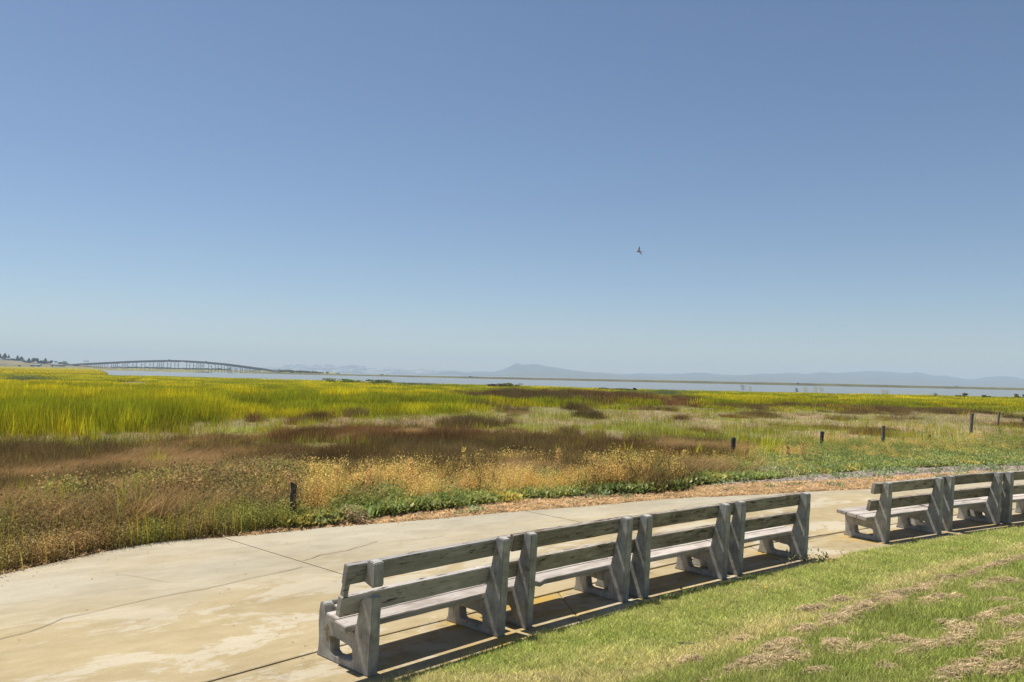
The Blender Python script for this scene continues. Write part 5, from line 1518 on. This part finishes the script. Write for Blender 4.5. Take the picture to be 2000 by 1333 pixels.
zA = lambda *p: [(600 + x / 2.857, 680 + y / 2.857) for x, y in p]
zB = lambda *p: [(1300 + x / 2.857, 680 + y / 2.857) for x, y in p]
M_MT = simple('mountain_forest', (0.055, 0.07, 0.06), 1, 0.25, 0.004)
M_MT2 = simple('foothill_scrub', (0.09, 0.09, 0.06), 1, 0.25, 0.005)
skyl = zA((100, 150), (150, 143), (200, 131), (250, 132), (300, 136), (400, 143), (500, 140), (600, 142), (700, 140), (750, 138), (800, 130), (850, 133), (900, 137), (1000, 135), (1050, 130), (1090, 120), (1130, 101), (1150, 91), (1165, 86), (1175, 82), (1190, 88), (1202, 94), (1230, 88), (1260, 87), (1290, 88), (1330, 97), (1400, 108), (1480, 122), (1530, 128), (1600, 135), (1640, 134), (1700, 140), (1770, 148), (1800, 146), (1850, 140), (1900, 143), (2000, 145)) + \
    zB((80, 145), (150, 135), (230, 138), (300, 146), (400, 151), (470, 148), (520, 142), (600, 142), (650, 138), (720, 135), (780, 144), (820, 138), (870, 130), (900, 133), (940, 139), (1000, 134), (1060, 129), (1120, 125), (1200, 127), (1250, 129), (1320, 137), (1360, 139), (1400, 131), (1440, 139), (1480, 149), (1530, 154), (1550, 151), (1600, 159), (1650, 168), (1710, 176), (1750, 168), (1800, 159), (1880, 155), (1950, 160), (2000, 170), (2200, 150), (2600, 175))
mountain('mountains', skyl, 8400, 900, M_MT)
foot = zA((820, 158), (900, 150), (1000, 150), (1100, 142), (1160, 130), (1220, 127), (1300, 132), (1400, 134), (1480, 131), (1560, 138), (1700, 150), (1800, 156), (1900, 158), (2000, 160)) + zB((100, 160), (400, 158), (480, 152), (560, 157), (900, 165), (1300, 170), (1700, 195), (1760, 186), (1860, 190), (1960, 186), (2100, 200), (2600, 205))
mountain('foothills', foot, 7000, 500, M_MT2)
mountain('far_hills', [(430, 727), (480, 724), (505, 721.5), (515, 720), (530, 722), (545, 726), (560, 728), (585, 726), (600, 727), (640, 733)], 6800, 300, M_MT2)
mountain('far_hills', [(270, 722), (300, 716.5), (308, 714.5), (318, 717), (345, 720), (370, 718), (390, 722), (420, 725)], 7600, 300, M_MT2)

# ------------------------------------------------------------------ haze
bm = bmesh.new()
HZ0, HZ1 = -4.3, 190.0
add_box(bm, (0, 4250, (HZ0 + HZ1) / 2), (18500, 10700, HZ1 - HZ0))
m, nt, out = new_mat('haze_air')
v = N(nt, 'ShaderNodeVolumePrincipled'); v.inputs['Color'].default_value = (0.74, 0.89, 1.0, 1)
v.inputs['Density'].default_value = 1 / 6000.0; v.inputs['Anisotropy'].default_value = 0.0
L(nt, v.outputs[0], out.inputs['Volume'])
hz_o = bm_obj('haze', bm, m); tag(hz_o, kind='stuff', label='thin pale air haze over the bay')
bpy.data.objects['terrain'].scale = (0.8, 0.8, 1); bpy.data.objects['water'].scale = (0.8, 0.8, 1)

# ------------------------------------------------------------------ fog bank behind the hills
def cloud_bank():
    r = np.random.default_rng(9); bm = bmesh.new()
    D0 = 10500
    spans = [(470, 500, 722, 5), (440, 560, 720, 5), (560, 640, 716, 7), (620, 720, 717, 8), (640, 780, 722, 7), (740, 860, 724, 6), (840, 960, 727, 5), (900, 1000, 729, 4), (1160, 1320, 731.5, 3)]
    for k in range(420):
        a, b, c, w_ = spans[r.integers(0, len(spans))]
        px = r.uniform(a, b); py = c + r.uniform(-0.7, 1.3) * w_ * 0.8
        x, y, z = at_d(px, py, D0 + r.uniform(-500, 700))
        s = r.uniform(7, 20)
        q = bmesh.ops.create_icosphere(bm, subdivisions=2, radius=1.0)
        ph = r.uniform(0, 50)
        for vtx in q['verts']:
            n_ = vtx.co.normalized(); vtx.co = n_ * (1 + 0.35 * mnoise.noise(n_ * 2.2 + Vector((ph, 0, 0))))
        bmesh.ops.transform(bm, matrix=Matrix.Translation((x, y, z)) @ Matrix.Diagonal((s * r.uniform(2.5, 5), s * 2, s * .55, 1)), verts=q['verts'])
    m, nt, out = new_mat('cloud_vapour')
    d = N(nt, 'ShaderNodeBsdfDiffuse'); d.inputs[0].default_value = (0.62, 0.60, 0.58, 1)
    t_ = N(nt, 'ShaderNodeBsdfTranslucent'); t_.inputs[0].default_value = (0.62, 0.60, 0.58, 1)
    mx = N(nt, 'ShaderNodeMixShader'); mx.inputs[0].default_value = 0.4
    L(nt, d.outputs[0], mx.inputs[1]); L(nt, t_.outputs[0], mx.inputs[2]); L(nt, mx.outputs[0], out.inputs[0])
    o = bm_obj('clouds', bm, m, None, True); tag(o, 'low bank of pale fog clouds along the horizon', kind='stuff')
cloud_bank()
